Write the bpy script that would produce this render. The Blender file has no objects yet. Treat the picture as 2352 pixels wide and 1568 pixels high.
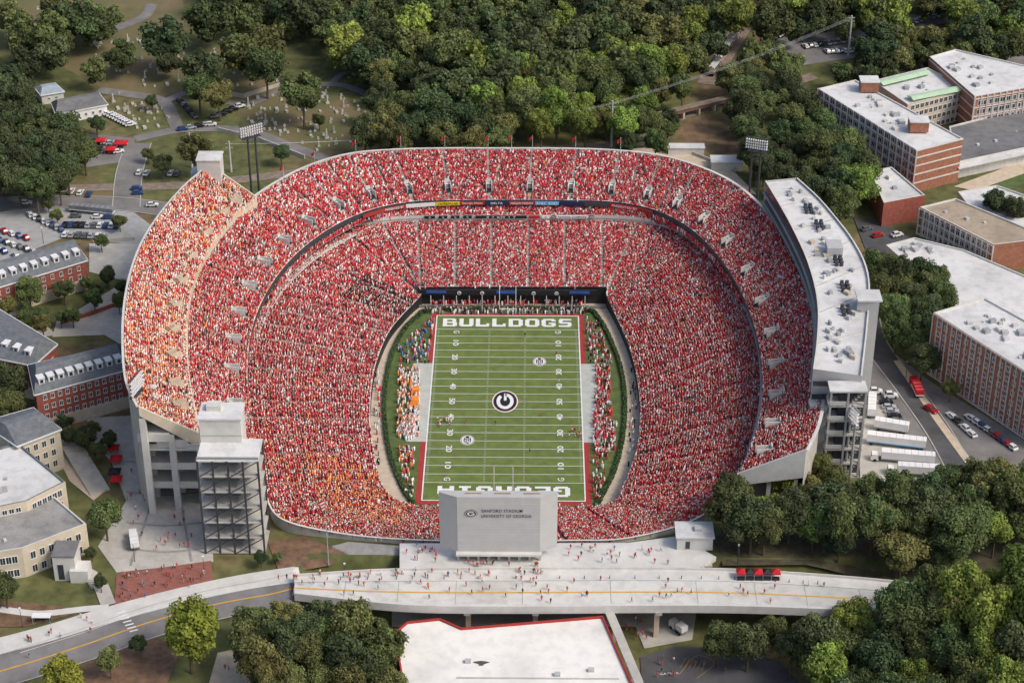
import bpy, bmesh, math, random, numpy as np
from mathutils import Vector, Matrix
from mathutils.geometry import delaunay_2d_cdt
random.seed(7); rng=np.random.default_rng(7)
S=bpy.context.scene; col=S.collection
R=math.radians; U=random.uniform
# ---------------------------------------------------------------- camera geometry
F=4573.0; TH=R(31.0); PSI=0.0096
CAM=Vector((7.25,-543.3,349.3))
fw=Vector((-math.sin(PSI)*math.cos(TH),math.cos(PSI)*math.cos(TH),-math.sin(TH)))
rt=Vector((math.cos(PSI),math.sin(PSI),0)); up=rt.cross(fw)
def ray(px,py): return fw+rt*((px-1176)/F)+up*((784-py)/F)
def at(px,py,z):
    d=ray(px,py); return CAM+d*((z-CAM.z)/d.z)
def atY(px,py,Y):
    d=ray(px,py); return CAM+d*((Y-CAM.y)/d.y)
def ztop(x,y,py):
    k=(784-py)/F; a=Vector((x,y,0))-CAM
    return (k*a.dot(fw)-a.dot(up))/(up.z-k*fw.z)
def scale_at(p): return F/((p-CAM).dot(fw))
def ss(t):
    t=min(1.,max(0.,t)); return t*t*(3-2*t)
def hgt(x,y):
    h=10+16*ss((y-150)/350)
    m=ss((x+58)/12)*ss((125-x)/30)*ss((-97-y)/5)
    h=h*(1-m)
    e=math.sqrt((x/80)**2+((y-2)/94)**2)
    return h*ss((e-.84)/.2)-.4*(1-ss((e-.84)/.2))
def gnd(px,py):
    z=10.
    for _ in range(14):
        p=at(px,py,z); z=.5*z+.5*hgt(p.x,p.y)
    p=at(px,py,z); p.z=hgt(p.x,p.y); return p
# ---------------------------------------------------------------- materials
def nt(name):
    m=bpy.data.materials.new(name); m.use_nodes=True; n=m.node_tree; return m,n,n.nodes['Principled BSDF']
def M(name,c,rough=.85,var=.18,scale=.4,c2=None,metal=0.,detail=5):
    m,n,b=nt(name); L=n.links
    g=n.nodes.new('ShaderNodeNewGeometry'); t=n.nodes.new('ShaderNodeTexNoise'); t.inputs['Scale'].default_value=scale; t.inputs['Detail'].default_value=detail
    t.inputs['Roughness'].default_value=.65
    L.new(g.outputs['Position'],t.inputs['Vector'])
    r=n.nodes.new('ShaderNodeValToRGB'); r.color_ramp.elements[0].position=.32; r.color_ramp.elements[1].position=.68
    r.color_ramp.elements[0].color=tuple(x*(1-var) for x in c)+(1,)
    cc=c2 or tuple(min(1,x*(1+var)) for x in c)
    r.color_ramp.elements[1].color=tuple(cc)+(1,)
    L.new(t.outputs['Fac'],r.inputs[0]); L.new(r.outputs[0],b.inputs['Base Color'])
    b.inputs['Roughness'].default_value=rough; b.inputs['Metallic'].default_value=metal
    return m
def MRoof(name,c,dirt=.55):
    m,n,b=nt(name); L=n.links; g=n.nodes.new('ShaderNodeNewGeometry'); out=None
    v=n.nodes.new('ShaderNodeVectorMath'); v.operation='SCALE'; v.inputs[0].default_value=c
    ks=[]
    for s,lo in((.05,.8),(.35,.86),(2.,.93)):
        t=n.nodes.new('ShaderNodeTexNoise'); t.inputs['Scale'].default_value=s; t.inputs['Detail'].default_value=6; L.new(g.outputs['Position'],t.inputs[0])
        k=n.nodes.new('ShaderNodeMapRange'); k.inputs[1].default_value=.35; k.inputs[2].default_value=.55; k.inputs[3].default_value=lo-(.55-dirt)*.2; k.inputs[4].default_value=1.; L.new(t.outputs['Fac'],k.inputs[0]); ks.append(k)
    a=n.nodes.new('ShaderNodeMath'); a.operation='MULTIPLY'; L.new(ks[0].outputs[0],a.inputs[0]); L.new(ks[1].outputs[0],a.inputs[1])
    a2=n.nodes.new('ShaderNodeMath'); a2.operation='MULTIPLY'; L.new(a.outputs[0],a2.inputs[0]); L.new(ks[2].outputs[0],a2.inputs[1])
    L.new(a2.outputs[0],v.inputs['Scale']); L.new(v.outputs[0],b.inputs['Base Color']); b.inputs['Roughness'].default_value=.8; return m
def leafy(n,b,src,f=.36):
    t=n.nodes.new('ShaderNodeBsdfTranslucent'); x=n.nodes.new('ShaderNodeMixShader'); x.inputs[0].default_value=f; o=[q for q in n.nodes if q.type=='OUTPUT_MATERIAL'][0]
    n.links.new(src,t.inputs[0]); n.links.new(b.outputs[0],x.inputs[1]); n.links.new(t.outputs[0],x.inputs[2]); n.links.new(x.outputs[0],o.inputs[0])
def MObj(name,rough=.4,attr=None):
    m,n,b=nt(name); L=n.links
    i=n.nodes.new('ShaderNodeObjectInfo')
    if attr:
        a=n.nodes.new('ShaderNodeAttribute'); a.attribute_name=attr
        v=n.nodes.new('ShaderNodeVectorMath'); v.operation='MULTIPLY'
        L.new(i.outputs['Color'],v.inputs[0]); L.new(a.outputs['Fac'],v.inputs[1]); L.new(v.outputs[0],b.inputs['Base Color']); leafy(n,b,v.outputs[0])
    else: L.new(i.outputs['Color'],b.inputs['Base Color'])
    b.inputs['Roughness'].default_value=rough; return m
def MAttr(name,rough=.9,leaf=False):
    m,n,b=nt(name); a=n.nodes.new('ShaderNodeAttribute'); a.attribute_name='Col'
    n.links.new(a.outputs['Color'],b.inputs['Base Color']); b.inputs['Roughness'].default_value=rough
    if leaf: leafy(n,b,a.outputs['Color'])
    return m
conc=M('concrete',(.46,.44,.4),var=.16,scale=.25); concL=M('pale_concrete',(.6,.59,.56),var=.12,scale=.2); concD=M('grey_concrete',(.3,.29,.28)); terr=M('terrace_concrete',(.36,.27,.25),var=.2)
tan=M('tan_concrete',(.55,.46,.35),var=.15); asph=M('asphalt',(.085,.085,.09),var=.25,scale=.15); asphL=M('worn_asphalt',(.2,.19,.185),var=.25,scale=.12)
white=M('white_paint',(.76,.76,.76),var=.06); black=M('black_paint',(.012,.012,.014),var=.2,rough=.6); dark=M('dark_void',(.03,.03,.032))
redp=M('red_paint',(.36,.035,.03),var=.12); redb=M('red_fabric',(.5,.012,.02)); roofw=MRoof('white_roof_membrane',(.7,.7,.69))
roofg=MRoof('grey_roof',(.2,.2,.205),.2); roofs=M('slate_roof',(.15,.165,.18),var=.25,scale=.6); rooft=MRoof('tan_roof',(.42,.34,.25),.4)
green_roof=M('pale_green_roof',(.42,.58,.4),var=.1); brick=M('brick',(.33,.14,.085),var=.25,scale=.8); brickR=M('red_brick',(.3,.085,.06),var=.25,scale=.8)
cream=M('cream_wall',(.58,.51,.4),var=.1); glass=M('window_glass',(.04,.05,.06),rough=.15,var=.3); steel=M('grey_steel',(.34,.35,.36),rough=.5,var=.1); steelD=M('dark_steel',(.05,.055,.065),rough=.5); steelM=M('weathered_steel',(.2,.21,.225),rough=.6,var=.2)
panel=M('grey_cladding',(.47,.47,.465),rough=.5,var=.05); mulch=M('mulch',(.17,.1,.06),var=.4)
bark=M('bark',(.11,.08,.055)); rubber=M('rubber',(.02,.02,.02)); skin=M('skin',(.45,.26,.18),var=.1); yellow=M('yellow_paint',(.62,.36,.06),var=.1)
orange=M('orange_fabric',(.8,.25,.03)); blueg=M('blue_panel',(.03,.09,.35)); stone=M('grave_stone',(.45,.44,.4),var=.3); rust=M('rail_ballast',(.24,.19,.15),var=.3)
paver=M('brick_paver',(.28,.11,.085),var=.2,scale=1.); hedgem=M('hedge_leaf',(.055,.095,.03),var=.4,scale=2.)
treem=MObj('foliage',.9,'tone'); forestm=MAttr('forest_foliage',.9,True); crowdm=MAttr('crowd_cloth',.85); carm=MObj('car_paint',.3)
def turfmat():
    m,n,b=nt('mown_turf'); L=n.links; g=n.nodes.new('ShaderNodeNewGeometry'); x=n.nodes.new('ShaderNodeSeparateXYZ'); L.new(g.outputs['Position'],x.inputs[0])
    a=n.nodes.new('ShaderNodeMath'); a.operation='MULTIPLY'; a.inputs[1].default_value=math.pi/4.572; L.new(x.outputs['Y'],a.inputs[0])
    s=n.nodes.new('ShaderNodeMath'); s.operation='SINE'; L.new(a.outputs[0],s.inputs[0])
    k=n.nodes.new('ShaderNodeMath'); k.operation='MULTIPLY_ADD'; k.inputs[1].default_value=2.; k.inputs[2].default_value=.5; k.use_clamp=True; L.new(s.outputs[0],k.inputs[0])
    t=n.nodes.new('ShaderNodeTexNoise'); t.inputs['Scale'].default_value=.35; t.inputs['Detail'].default_value=8; L.new(g.outputs['Position'],t.inputs[0])
    mx=n.nodes.new('ShaderNodeMix'); mx.data_type='RGBA'; mx.inputs[6].default_value=(.12,.17,.038,1); mx.inputs[7].default_value=(.135,.185,.044,1); L.new(k.outputs[0],mx.inputs[0])
    r=n.nodes.new('ShaderNodeMapRange'); r.inputs[1].default_value=.3; r.inputs[2].default_value=.7; r.inputs[3].default_value=.82; r.inputs[4].default_value=1.18; L.new(t.outputs['Fac'],r.inputs[0])
    v=n.nodes.new('ShaderNodeVectorMath'); v.operation='SCALE'; L.new(mx.outputs[2],v.inputs[0]); L.new(r.outputs[0],v.inputs['Scale']); L.new(v.outputs[0],b.inputs['Base Color']); b.inputs['Roughness'].default_value=.95
    return m
turf=turfmat(); turfD=M('rough_grass',(.09,.13,.034),var=.3,scale=.3)
def groundmat():
    m,n,b=nt('ground_grass_and_soil'); L=n.links; g=n.nodes.new('ShaderNodeNewGeometry')
    def noise(s,d=6):
        t=n.nodes.new('ShaderNodeTexNoise'); t.inputs['Scale'].default_value=s; t.inputs['Detail'].default_value=d; L.new(g.outputs['Position'],t.inputs[0]); return t
    a=noise(.018); c=noise(.25)
    r=n.nodes.new('ShaderNodeValToRGB'); e=r.color_ramp.elements; e[0].position=.38; e[0].color=(.095,.105,.036,1); e[1].position=.66; e[1].color=(.2,.13,.075,1)
    q=e.new(.52); q.color=(.125,.13,.045,1)
    L.new(a.outputs['Fac'],r.inputs[0])
    k=n.nodes.new('ShaderNodeMapRange'); k.inputs[1].default_value=.3; k.inputs[2].default_value=.7; k.inputs[3].default_value=.6; k.inputs[4].default_value=1.3; L.new(c.outputs['Fac'],k.inputs[0])
    v=n.nodes.new('ShaderNodeVectorMath'); v.operation='SCALE'; L.new(r.outputs[0],v.inputs[0]); L.new(k.outputs[0],v.inputs['Scale']); L.new(v.outputs[0],b.inputs['Base Color']); b.inputs['Roughness'].default_value=1; return m
# ---------------------------------------------------------------- object helpers
def tag(o,label=None,cat=None,group=None,kind=None):
    if label: o['label']=label
    if cat: o['category']=cat
    if group: o['group']=group
    if kind: o['kind']=kind
    return o
def thing(name,label,cat,loc=(0,0,0),rz=0,group=None):
    o=bpy.data.objects.new(name,None); col.objects.link(o); o.location=loc; o.rotation_euler[2]=rz; o.empty_display_size=.5
    return tag(o,label,cat,group)
def link(name,me,parent=None,world=True):
    o=bpy.data.objects.new(name,me); col.objects.link(o)
    if parent is not None:
        o.parent=parent
        if world and parent.type=='EMPTY': o.location=-parent.location
    return o
class MB:
    def __init__(s): s.v=[];s.f=[];s.m=[]
    def add(s,v,f,m=0):
        n=len(s.v); s.v+=[tuple(x) for x in v]; s.f+=[tuple(i+n for i in q) for q in f]; s.m+=[m]*len(f); return s
    def box(s,c,d,rz=0,m=0,tx=1,ty=1):
        cs,sn=math.cos(rz),math.sin(rz); v=[]
        for k in (-1,1):
            for i,j in((-1,-1),(1,-1),(1,1),(-1,1)):
                x=i*d[0]/2*(tx if k>0 else 1); y=j*d[1]/2*(ty if k>0 else 1)
                v.append((c[0]+x*cs-y*sn,c[1]+x*sn+y*cs,c[2]+k*d[2]/2))
        return s.add(v,[(3,2,1,0),(4,5,6,7),(0,1,5,4),(1,2,6,5),(2,3,7,6),(3,0,4,7)],m)
    def tube(s,a,b,r0,r1=None,n=6,m=0):
        a=Vector(a);b=Vector(b); r1=r0 if r1 is None else r1; d=(b-a).normalized(); x=d.orthogonal().normalized(); y=d.cross(x); v=[]
        for p,r in((a,r0),(b,r1)):
            for i in range(n):
                t=2*math.pi*i/n; v.append(p+x*(r*math.cos(t))+y*(r*math.sin(t)))
        return s.add(v,[(i,(i+1)%n,n+(i+1)%n,n+i) for i in range(n)]+[tuple(range(n))[::-1],tuple(range(n,2*n))],m)
    def prism(s,poly,z0,z1,m=0):
        n=len(poly); v=[(p[0],p[1],z0) for p in poly]+[(p[0],p[1],z1) for p in poly]
        return s.add(v,[(i,(i+1)%n,n+(i+1)%n,n+i) for i in range(n)]+[tuple(range(n))[::-1],tuple(range(n,2*n))],m)
    def mesh(s,name,mats):
        me=bpy.data.meshes.new(name); me.from_pydata(s.v,[],s.f)
        for m in (mats if isinstance(mats,(list,tuple)) else [mats]): me.materials.append(m)
        me.polygons.foreach_set('material_index',s.m); return me
    def build(s,name,mats,parent=None): return link(name,s.mesh(name,mats),parent)
def fast(name,V,Q,mat,C=None,tone=None):
    me=bpy.data.meshes.new(name); V=np.ascontiguousarray(V,dtype=np.float32); Q=np.ascontiguousarray(Q,dtype=np.int32)
    me.vertices.add(len(V)); me.vertices.foreach_set('co',V.ravel()); me.loops.add(Q.size); me.loops.foreach_set('vertex_index',Q.ravel())
    me.polygons.add(len(Q)); me.polygons.foreach_set('loop_start',np.arange(0,Q.size,Q.shape[1],dtype=np.int32))
    me.update(calc_edges=True); me.materials.append(mat)
    if C is not None:
        a=me.color_attributes.new('Col','FLOAT_COLOR','POINT'); c=np.ones((len(V),4),np.float32); c[:,:3]=C; a.data.foreach_set('color',c.ravel())
    if tone is not None:
        a=me.attributes.new('tone','FLOAT','POINT'); a.data.foreach_set('value',np.asarray(tone,np.float32))
    return me
def copy_tree(o,parent=None):
    c=o.copy(); col.objects.link(c); c.parent=parent
    for ch in list(o.children): copy_tree(ch,c)
    return c
def textmesh(body,w,h,off=.0,sp=1.):
    cu=bpy.data.curves.new('t','FONT'); cu.body=body; cu.align_x='CENTER'; cu.align_y='CENTER'; cu.offset=off; cu.size=1; cu.space_character=sp
    o=bpy.data.objects.new('t',cu); col.objects.link(o); dg=bpy.context.evaluated_depsgraph_get(); me=bpy.data.meshes.new_from_object(o.evaluated_get(dg))
    bpy.data.objects.remove(o)
    n=len(me.vertices); a=np.zeros(n*3,np.float32); me.vertices.foreach_get('co',a); a=a.reshape(-1,3)
    mn=a.min(0);mx=a.max(0); a-=(mn+mx)/2; 
    a[:,0]*=w/(mx[0]-mn[0]); a[:,1]*=h/(mx[1]-mn[1]); a[:,2]=0
    me.vertices.foreach_set('co',a.ravel()); me.update(); return me
def text(body,w,h,mat,loc,rot,parent=None,off=.02,name='lettering',sp=1.):
    me=textmesh(body,w,h,off,sp); me.materials.clear(); me.materials.append(mat)
    o=link(name,me,parent,False); o.rotation_euler=rot; o.location=loc
    if parent is not None and parent.type=='EMPTY': o.location=Vector(loc)-parent.location
    return o
def inpoly(x,y,P):
    c=False; n=len(P)
    for i in range(n):
        x1,y1=P[i][:2];x2,y2=P[i-1][:2]
        if (y1>y)!=(y2>y) and x<(x2-x1)*(y-y1)/(y2-y1)+x1: c=not c
    return c
DZ=[0]
def drape(name,pix,mat,dz=.1,z=None,step=5):
    if z is None: DZ[0]+=1; dz+=.004*DZ[0]
    P=[(gnd(*p) if z is None else at(p[0],p[1],z)) for p in pix]; pts=[]
    for i,p in enumerate(P):
        q=P[(i+1)%len(P)]; n=max(1,int((q-p).length/step))
        for k in range(n):
            r=p.lerp(q,k/n); pts.append(Vector((r.x,r.y)))
    nb=len(pts)
    if z is None:
        xs=[p.x for p in P];ys=[p.y for p in P]; x=min(xs)
        while x<max(xs):
            y=min(ys)
            while y<max(ys):
                if inpoly(x,y,pts) and min((Vector((x,y))-q).length for q in pts[:nb])>1: pts.append(Vector((x,y)))
                y+=step
            x+=step
    r=delaunay_2d_cdt(pts,[(i,(i+1)%nb) for i in range(nb)],[],1,1e-4)
    V=[(v.x,v.y,(hgt(v.x,v.y)+dz) if z is None else z) for v in r[0]]
    me=bpy.data.meshes.new(name); me.from_pydata(V,[],[f for f in r[2]]); me.materials.append(mat)
    return tag(link(name,me),kind='structure')
def ribbon(name,pix,width,mat,dz=.13,z=None,kerb=False,off=0):
    DZ[0]+=.5; dz+=.004*DZ[0] if dz<.3 else 0
    P=[(gnd(*p) if z is None else at(p[0],p[1],z)) for p in pix]; P=np.array([(p.x,p.y) for p in P])
    n=(len(P)-1)*10; u=np.linspace(0,len(P)-1,n+1); c=cr(P,u,False); t=np.gradient(c,axis=0); t/=np.linalg.norm(t,axis=1)[:,None]; nn=np.stack([-t[:,1],t[:,0]],1)
    m=MB(); K=4; V=[]
    for i in range(n+1):
        for k in range(K+1):
            q=c[i]+nn[i]*(off+width*(k/K-.5)); V.append((q[0],q[1],(hgt(*q)+dz) if z is None else z+dz))
    m.add(V,[(i*(K+1)+k,i*(K+1)+k+1,(i+1)*(K+1)+k+1,(i+1)*(K+1)+k) for i in range(n) for k in range(K)])
    o=m.build(name,mat); tag(o,kind='structure')
    if kerb:
        for s in(-1,1): ribbon('kerb',pix,.35,conc,dz+.12,z,False,off+s*(width/2+.1))
    return o
def cr(P,u,closed):
    P=np.asarray(P,float); N=len(P); u=np.asarray(u,float); i=np.floor(u).astype(int)
    if not closed: i=np.clip(i,0,N-2)
    t=(u-i)[:,None]; g=(lambda k:P[k%N]) if closed else (lambda k:P[np.clip(k,0,N-1)])
    a,b,c,d=g(i-1),g(i),g(i+1),g(i+2)
    if not closed:
        a=np.where((i==0)[:,None],2*b-c,a); d=np.where((i==N-2)[:,None],2*c-b,d)
    return .5*((2*b)+(c-a)*t+(2*a-5*b+4*c-d)*t**2+(-a+3*b-3*c+d)*t**3)
# ---------------------------------------------------------------- terrain
xs=np.concatenate([[-3000,-1800,-1000,-600,-400],np.arange(-320,321,4.),[400,600,1000,1800,3000]])
ys=np.concatenate([[-2000,-1000,-500,-280],np.arange(-200,461,4.),[560,800,1200,2000,4000]])
V=np.array([(x,y,hgt(x,y)) for y in ys for x in xs]); nx=len(xs)
Q=np.array([(j*nx+i,j*nx+i+1,(j+1)*nx+i+1,(j+1)*nx+i) for j in range(len(ys)-1) for i in range(nx-1)])
tag(link('ground',fast('ground',V,Q,groundmat())),kind='structure')
# ---------------------------------------------------------------- stadium rings
def RG(a): return np.array([tuple(at(p[0],p[1],p[2])) for p in a])
L0=[(880,1120,2.5),(866,1080,2.5),(853,1000,2.5),(851,930,2.5),(858,865,2.5),(872,815,2.5),(895,765,2.5),(925,728,2.5),(950,702,2.5),(968,680,4),(966,666,6),(967,664,6)]+[(x,663,6) for x in(1045,1128,1213,1297,1382)]+[(1394,666,6),(1393,682,4),(1412,725,2.5),(1437,780,2.5),(1455,835,2.5),(1466,895,2.5),(1470,955,2.5),(1465,1020,2.5),(1450,1075,2.5),(1430,1122,2.5),(1408,1158,2.5),(1340,1168,2.5),(1240,1172,2.5),(1150,1172,2.5),(1060,1170,2.5),(960,1166,2.5),(905,1150,2.5)]
L1=[(612,1140,14),(600,1080,15),(582,1000,15),(571,920,15),(570,845,15),(578,775,15),(602,706,15),(643,643,15),(700,588,15),(790,533,15),(880,518,15),(958,513,15)]+[(x,512,15) for x in(1046,1129,1214,1297,1383)]+[(1462,517,15),(1540,533,15),(1610,578,15),(1665,640,15),(1708,712,15),(1735,790,15),(1745,870,15),(1740,950,15),(1722,1025,15),(1692,1098,14),(1610,1190,12),(1450,1240,10.5),(1300,1247,10.5),(1130,1248,10.5),(940,1245,10.5),(780,1230,11),(650,1198,13)]
U0=[(608,1100),(590,1030),(576,950),(569,870),(572,800),(585,738),(610,680),(645,626),(690,578),(745,536),(805,503),(870,480),(950,466),(1033,463),(1124,462),(1216,462),(1308,463),(1400,466),(1478,478),(1540,500),(1595,535),(1645,585),(1690,650),(1722,720),(1742,790),(1750,860),(1748,930),(1735,995),(1712,1060),(1692,1092)]
U1=[(475,1010),(452,950),(438,880),(432,800),(434,735),(445,672),(468,608),(505,548),(550,494),(605,445),(700,392),(800,361),(905,351),(1016,348),(1121,348),(1222,348),(1324,349),(1421,353),(1515,364),(1600,388),(1680,425),(1745,480),(1795,550),(1832,625),(1858,705),(1874,785),(1884,860),(1886,930),(1875,985),(1850,1040)]
T0=[(458,1000),(447,940),(436,880),(429,800),(431,735),(441,672),(464,608),(500,548),(545,494),(572,474),(590,460)]
T1=[(320,940),(297,895),(288,850),(285,790),(286,735),(292,680),(306,620),(332,555),(375,490),(428,430),(482,385)]
ZU0,ZU1,ZT0,ZT1=22,32,34,46
l0,l1=RG(L0),RG(L1); u0=RG([p+(ZU0,) for p in U0]); u1=RG([p+(ZU1,) for p in U1]); t0=RG([p+(ZT0,) for p in T0]); t1=RG([p+(ZT1,) for p in T1])
def stand(A,B,closed,rows,name,parent,mat,sub=8):
    N=len(A); n=(N if closed else N-1)*sub; u=np.linspace(0,N if closed else N-1,n+1)[:n if closed else n+1]
    a,b=cr(A,u,closed),cr(B,u,closed); Ls=[]
    for r in range(rows):
        for t in(r/rows,(r+1)/rows):
            p=a+(b-a)*t; p[:,2]=(a+(b-a)*(r/rows))[:,2]; Ls.append(p)
    V=np.concatenate(Ls); k=len(u); Q=[]
    for j in range(len(Ls)-1):
        for i in range(k if closed else k-1): Q.append((j*k+i,j*k+(i+1)%k,(j+1)*k+(i+1)%k,(j+1)*k+i))
    return link(name,fast(name,V,np.array(Q),mat),parent)
PB=np.array([(-.2,-.13,.0),(.2,-.13,.0),(.2,.13,.0),(-.2,.13,.0),(-.25,-.15,1.35),(.25,-.15,1.35),(.25,.17,1.35),(-.25,.17,1.35),
 (-.1,-.11,1.38),(.1,-.11,1.38),(.1,.11,1.38),(-.1,.11,1.38),(-.1,-.12,1.66),(.1,-.12,1.66),(.1,.12,1.66),(-.1,.12,1.66)])
PQ=np.array([(0,1,5,4),(1,2,6,5),(2,3,7,6),(3,0,4,7),(4,5,6,7),(8,9,13,12),(9,10,14,13),(10,11,15,14),(11,8,12,15),(12,13,14,15)])
RED=[((.6,.03,.05),.5),((.38,.015,.03),.14),((.82,.78,.76),.135),((.03,.03,.035),.1),((.55,.32,.25),.04),((.3,.28,.3),.05),((.72,.25,.22),.035)]
BAND=[((.03,.02,.02),.55),((.3,.01,.02),.25),((.7,.68,.66),.2)]
HEAD=[((.52,.32,.23),.42),((.1,.06,.045),.22),((.8,.78,.75),.15),((.52,.03,.045),.16),((.02,.02,.02),.05)]
def pick(P,n):
    c=np.array([p[0] for p in P]); w=np.array([p[1] for p in P]); return c[rng.choice(len(c),n,p=w/w.sum())]
def crowd_mesh(name,pos,d,shirt,head,size=1.0):
    n=len(pos); sc=rng.uniform(.85,1.1,(n,1,1))*size; d=d/np.linalg.norm(d,axis=1)[:,None]
    p=np.stack([d[:,1],-d[:,0]],1); lv=PB[None]*sc
    V=np.zeros((n,16,3)); 
    for k in(0,1): V[:,:,k]=pos[:,k,None]+lv[:,:,0]*p[:,k,None]+lv[:,:,1]*d[:,k,None]
    V[:,:,2]=pos[:,2,None]+lv[:,:,2]
    C=np.zeros((n,16,3)); C[:,:8]=shirt[:,None]; C[:,8:]=head[:,None]
    Q=(PQ[None]+16*np.arange(n)[:,None,None]).reshape(-1,4)
    return fast(name,V.reshape(-1,3),Q,crowdm,C.reshape(-1,3))
def fill(A,B,closed,rows,aisles,portals,orangef,label,name,bandf=None,dens=.97,aw=.5,pale=0.):
    N=len(A); n=(N if closed else N-1)*24; uu=np.linspace(0,N if closed else N-1,n+1); a,b=cr(A,uu,closed),cr(B,uu,closed); Ps=[];Ds=[];Us=[];Ts=[]
    for r in range(rows):
        t=(r+.5)/rows; c=a+(b-a)*t; z=(a+(b-a)*(r/rows))[:,2]
        s=np.concatenate([[0],np.cumsum(np.linalg.norm(np.diff(c[:,:2],axis=0),axis=1))]); k=np.arange(.3,s[-1],.5); k=k+rng.uniform(-.12,.12,len(k))
        ku=np.interp(k,s,uu); ok=rng.random(len(k))<dens
        for q in aisles: ok&=np.abs(k-np.interp(q,uu,s))>aw
        if .12<t<.42:
            for q in portals: ok&=np.abs(k-np.interp(q,uu,s))>1.5
        k,ku=k[ok],ku[ok]
        D=np.stack([np.interp(k,s,(a-b)[:,0]),np.interp(k,s,(a-b)[:,1])],1); P=np.stack([np.interp(k,s,c[:,0]),np.interp(k,s,c[:,1]),np.interp(k,s,z)],1)
        Dn=D/np.linalg.norm(D,axis=1)[:,None]; P[:,:2]+=Dn*rng.uniform(-.26,.26,(len(P),1)); P[:,2]-=rng.uniform(0,.3,len(P))*(rng.random(len(P))<.35); Ps.append(P);Ds.append(D);Us.append(ku);Ts.append(np.full(len(k),t))
    P=np.concatenate(Ps);D=np.concatenate(Ds);u=np.concatenate(Us);t=np.concatenate(Ts); n=len(P)
    sh=pick(RED,n); hd=pick(HEAD,n); po=orangef(P,u,t); o=rng.random(n)<po; sh[o]=np.array([.84,.33,.1]); hd[o&(rng.random(n)<.25)]=np.array([.8,.36,.12])
    pl=rng.random(n)<(pale+np.where(P[:,0]<-35,.05,0)); sh[pl]=np.array([.82,.74,.68])  # left-hand stands get extra pale shirts, their sunlit look put into the colour
    if bandf is not None:
        q=bandf(P,u,t); sh[q]=pick(BAND,int(q.sum()))
    sh=sh*rng.uniform(.75,1.2,(n,1))
    return tag(link(name,crowd_mesh(name,P,D,np.clip(sh,0,.9),hd)),label,'crowd',kind='stuff')
def strip(A,B,u,closed,name,mat,parent):
    a,b=(cr(A,u,closed),cr(B,u,closed)); k=len(u); return link(name,fast(name,np.concatenate([a,b]),np.array([(i,i+1,k+i+1,k+i) for i in range(k-1)]),mat),parent)
def zs(A,z):
    A=np.array(A,float); A[:,2]=z; return A
def outw(A,dist,cx=0,cy=0):
    A=np.array(A,float); t=np.gradient(A[:,:2],axis=0); t/=np.linalg.norm(t,axis=1)[:,None]; n=np.stack([-t[:,1],t[:,0]],1)
    sgn=np.sign((n*(A[:,:2]-np.array([cx,cy]))).sum(1))[:,None]; A[:,:2]+=n*sgn*dist; return A
def aisle(A,B,closed,u,w,parent):
    a=cr(A,[u],closed)[0];b=cr(B,[u],closed)[0]; d=b-a; n=np.array([-d[1],d[0],0]); n/=np.linalg.norm(n); n*=w/2; h=np.array([0,0,.35])
    k=MB(); N=24
    for i in range(N):
        p=a+d*i/N+h; q=a+d*(i+1)/N+h; q2=q.copy(); q2[2]=p[2]; k.add([p-n,p+n,q2+n,q2-n],[(0,1,2,3)]); k.add([q2-n,q2+n,q+n,q-n],[(0,1,2,3)])
    k.build('aisle_steps',conc,parent)
lb=thing('lower_stand','horseshoe shaped lower seating bowl packed with red dressed fans around the pitch','seating stand')
stand(l0,l1,True,46,'terrace',lb,terr)
uL=np.linspace(0,34,273); strip(zs(l0,0),l0+np.array([0,0,.9]),uL,True,'front_wall',black,lb)
l0b=l0+np.array([0,0,.9]); strip(l0b,outw(l0b,.35),uL,True,'wall_coping',concL,lb)
uB=np.linspace(26.7,34.2,70); 
strip(zs(l1,0),l1+np.array([0,0,1.3]),uB,True,'rear_wall',conc,lb); strip(l1+np.array([0,0,1.3]),outw(l1,.6)+np.array([0,0,1.3]),uB,True,'rear_coping',concL,lb)
uF=np.linspace(.5,26.5,220); strip(l1,l1+np.array([0,0,1.2]),uF,True,'white_parapet',concL,lb); strip(l1+np.array([0,0,1.2]),outw(l1,.8)+np.array([0,0,1.2]),uF,True,'parapet_top',concL,lb)
for u_ in list(range(11,18))+[9.,10.,18.,19.]: aisle(l0,l1,True,u_,.95,lb)
for u_ in (1,2,3,4,5,6,7,8,20,21,22,23,24,25,26): aisle(l0,l1,True,u_,.6,lb)
fill(l0,l1,True,46,[q for q in np.arange(0,34,1.)]+[.5,1.5,2.5,3.5,4.5,5.5,6.5,19.5,20.5,21.5,22.5,23.5,24.5,25.5],[],
 lambda P,u,t:np.where((P[:,0]<-28)&(P[:,1]<-44)&(P[:,0]>-72),np.where(t<.6,.36,.08),.012)+np.where((u<4)&(t>.4),.04,0),'packed crowd of mostly red shirted fans filling the lower bowl','lower_bowl_crowd',
 lambda P,u,t:((u>6.9)&(u<8.3)&(t<.5)&(rng.random(len(u))<.8)),aw=.55)
clubA=[];clubB=[]
ud=cr(u0,np.linspace(0,29,600),False)
for p in l1[6:22]:
    j=np.argmin(((ud[:,:2]-p[:2])**2).sum(1)); clubA.append((p[0],p[1],17)); q=ud[j]; d=(q[:2]-p[:2]); clubB.append((q[0]+d[0]*.4,q[1]+max(d[1]*.4,0),19.5))
clubA=np.array(clubA);clubB=np.array(clubB)
cl=thing('club_level','shaded club level with ribbon screens between the two far tiers','seating stand')
stand(clubA,clubB,False,6,'terrace',cl,concD); uc=np.linspace(0,15,130)
strip(zs(clubA,15),zs(clubA,17.1),uc,False,'white_fascia',concL,cl); ca=outw(clubA,-.3)
strip(zs(ca,17.1),zs(ca,18.4),np.linspace(1.6,13.6,90),False,'ribbon_screen_surround',concL,cl)
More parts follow.
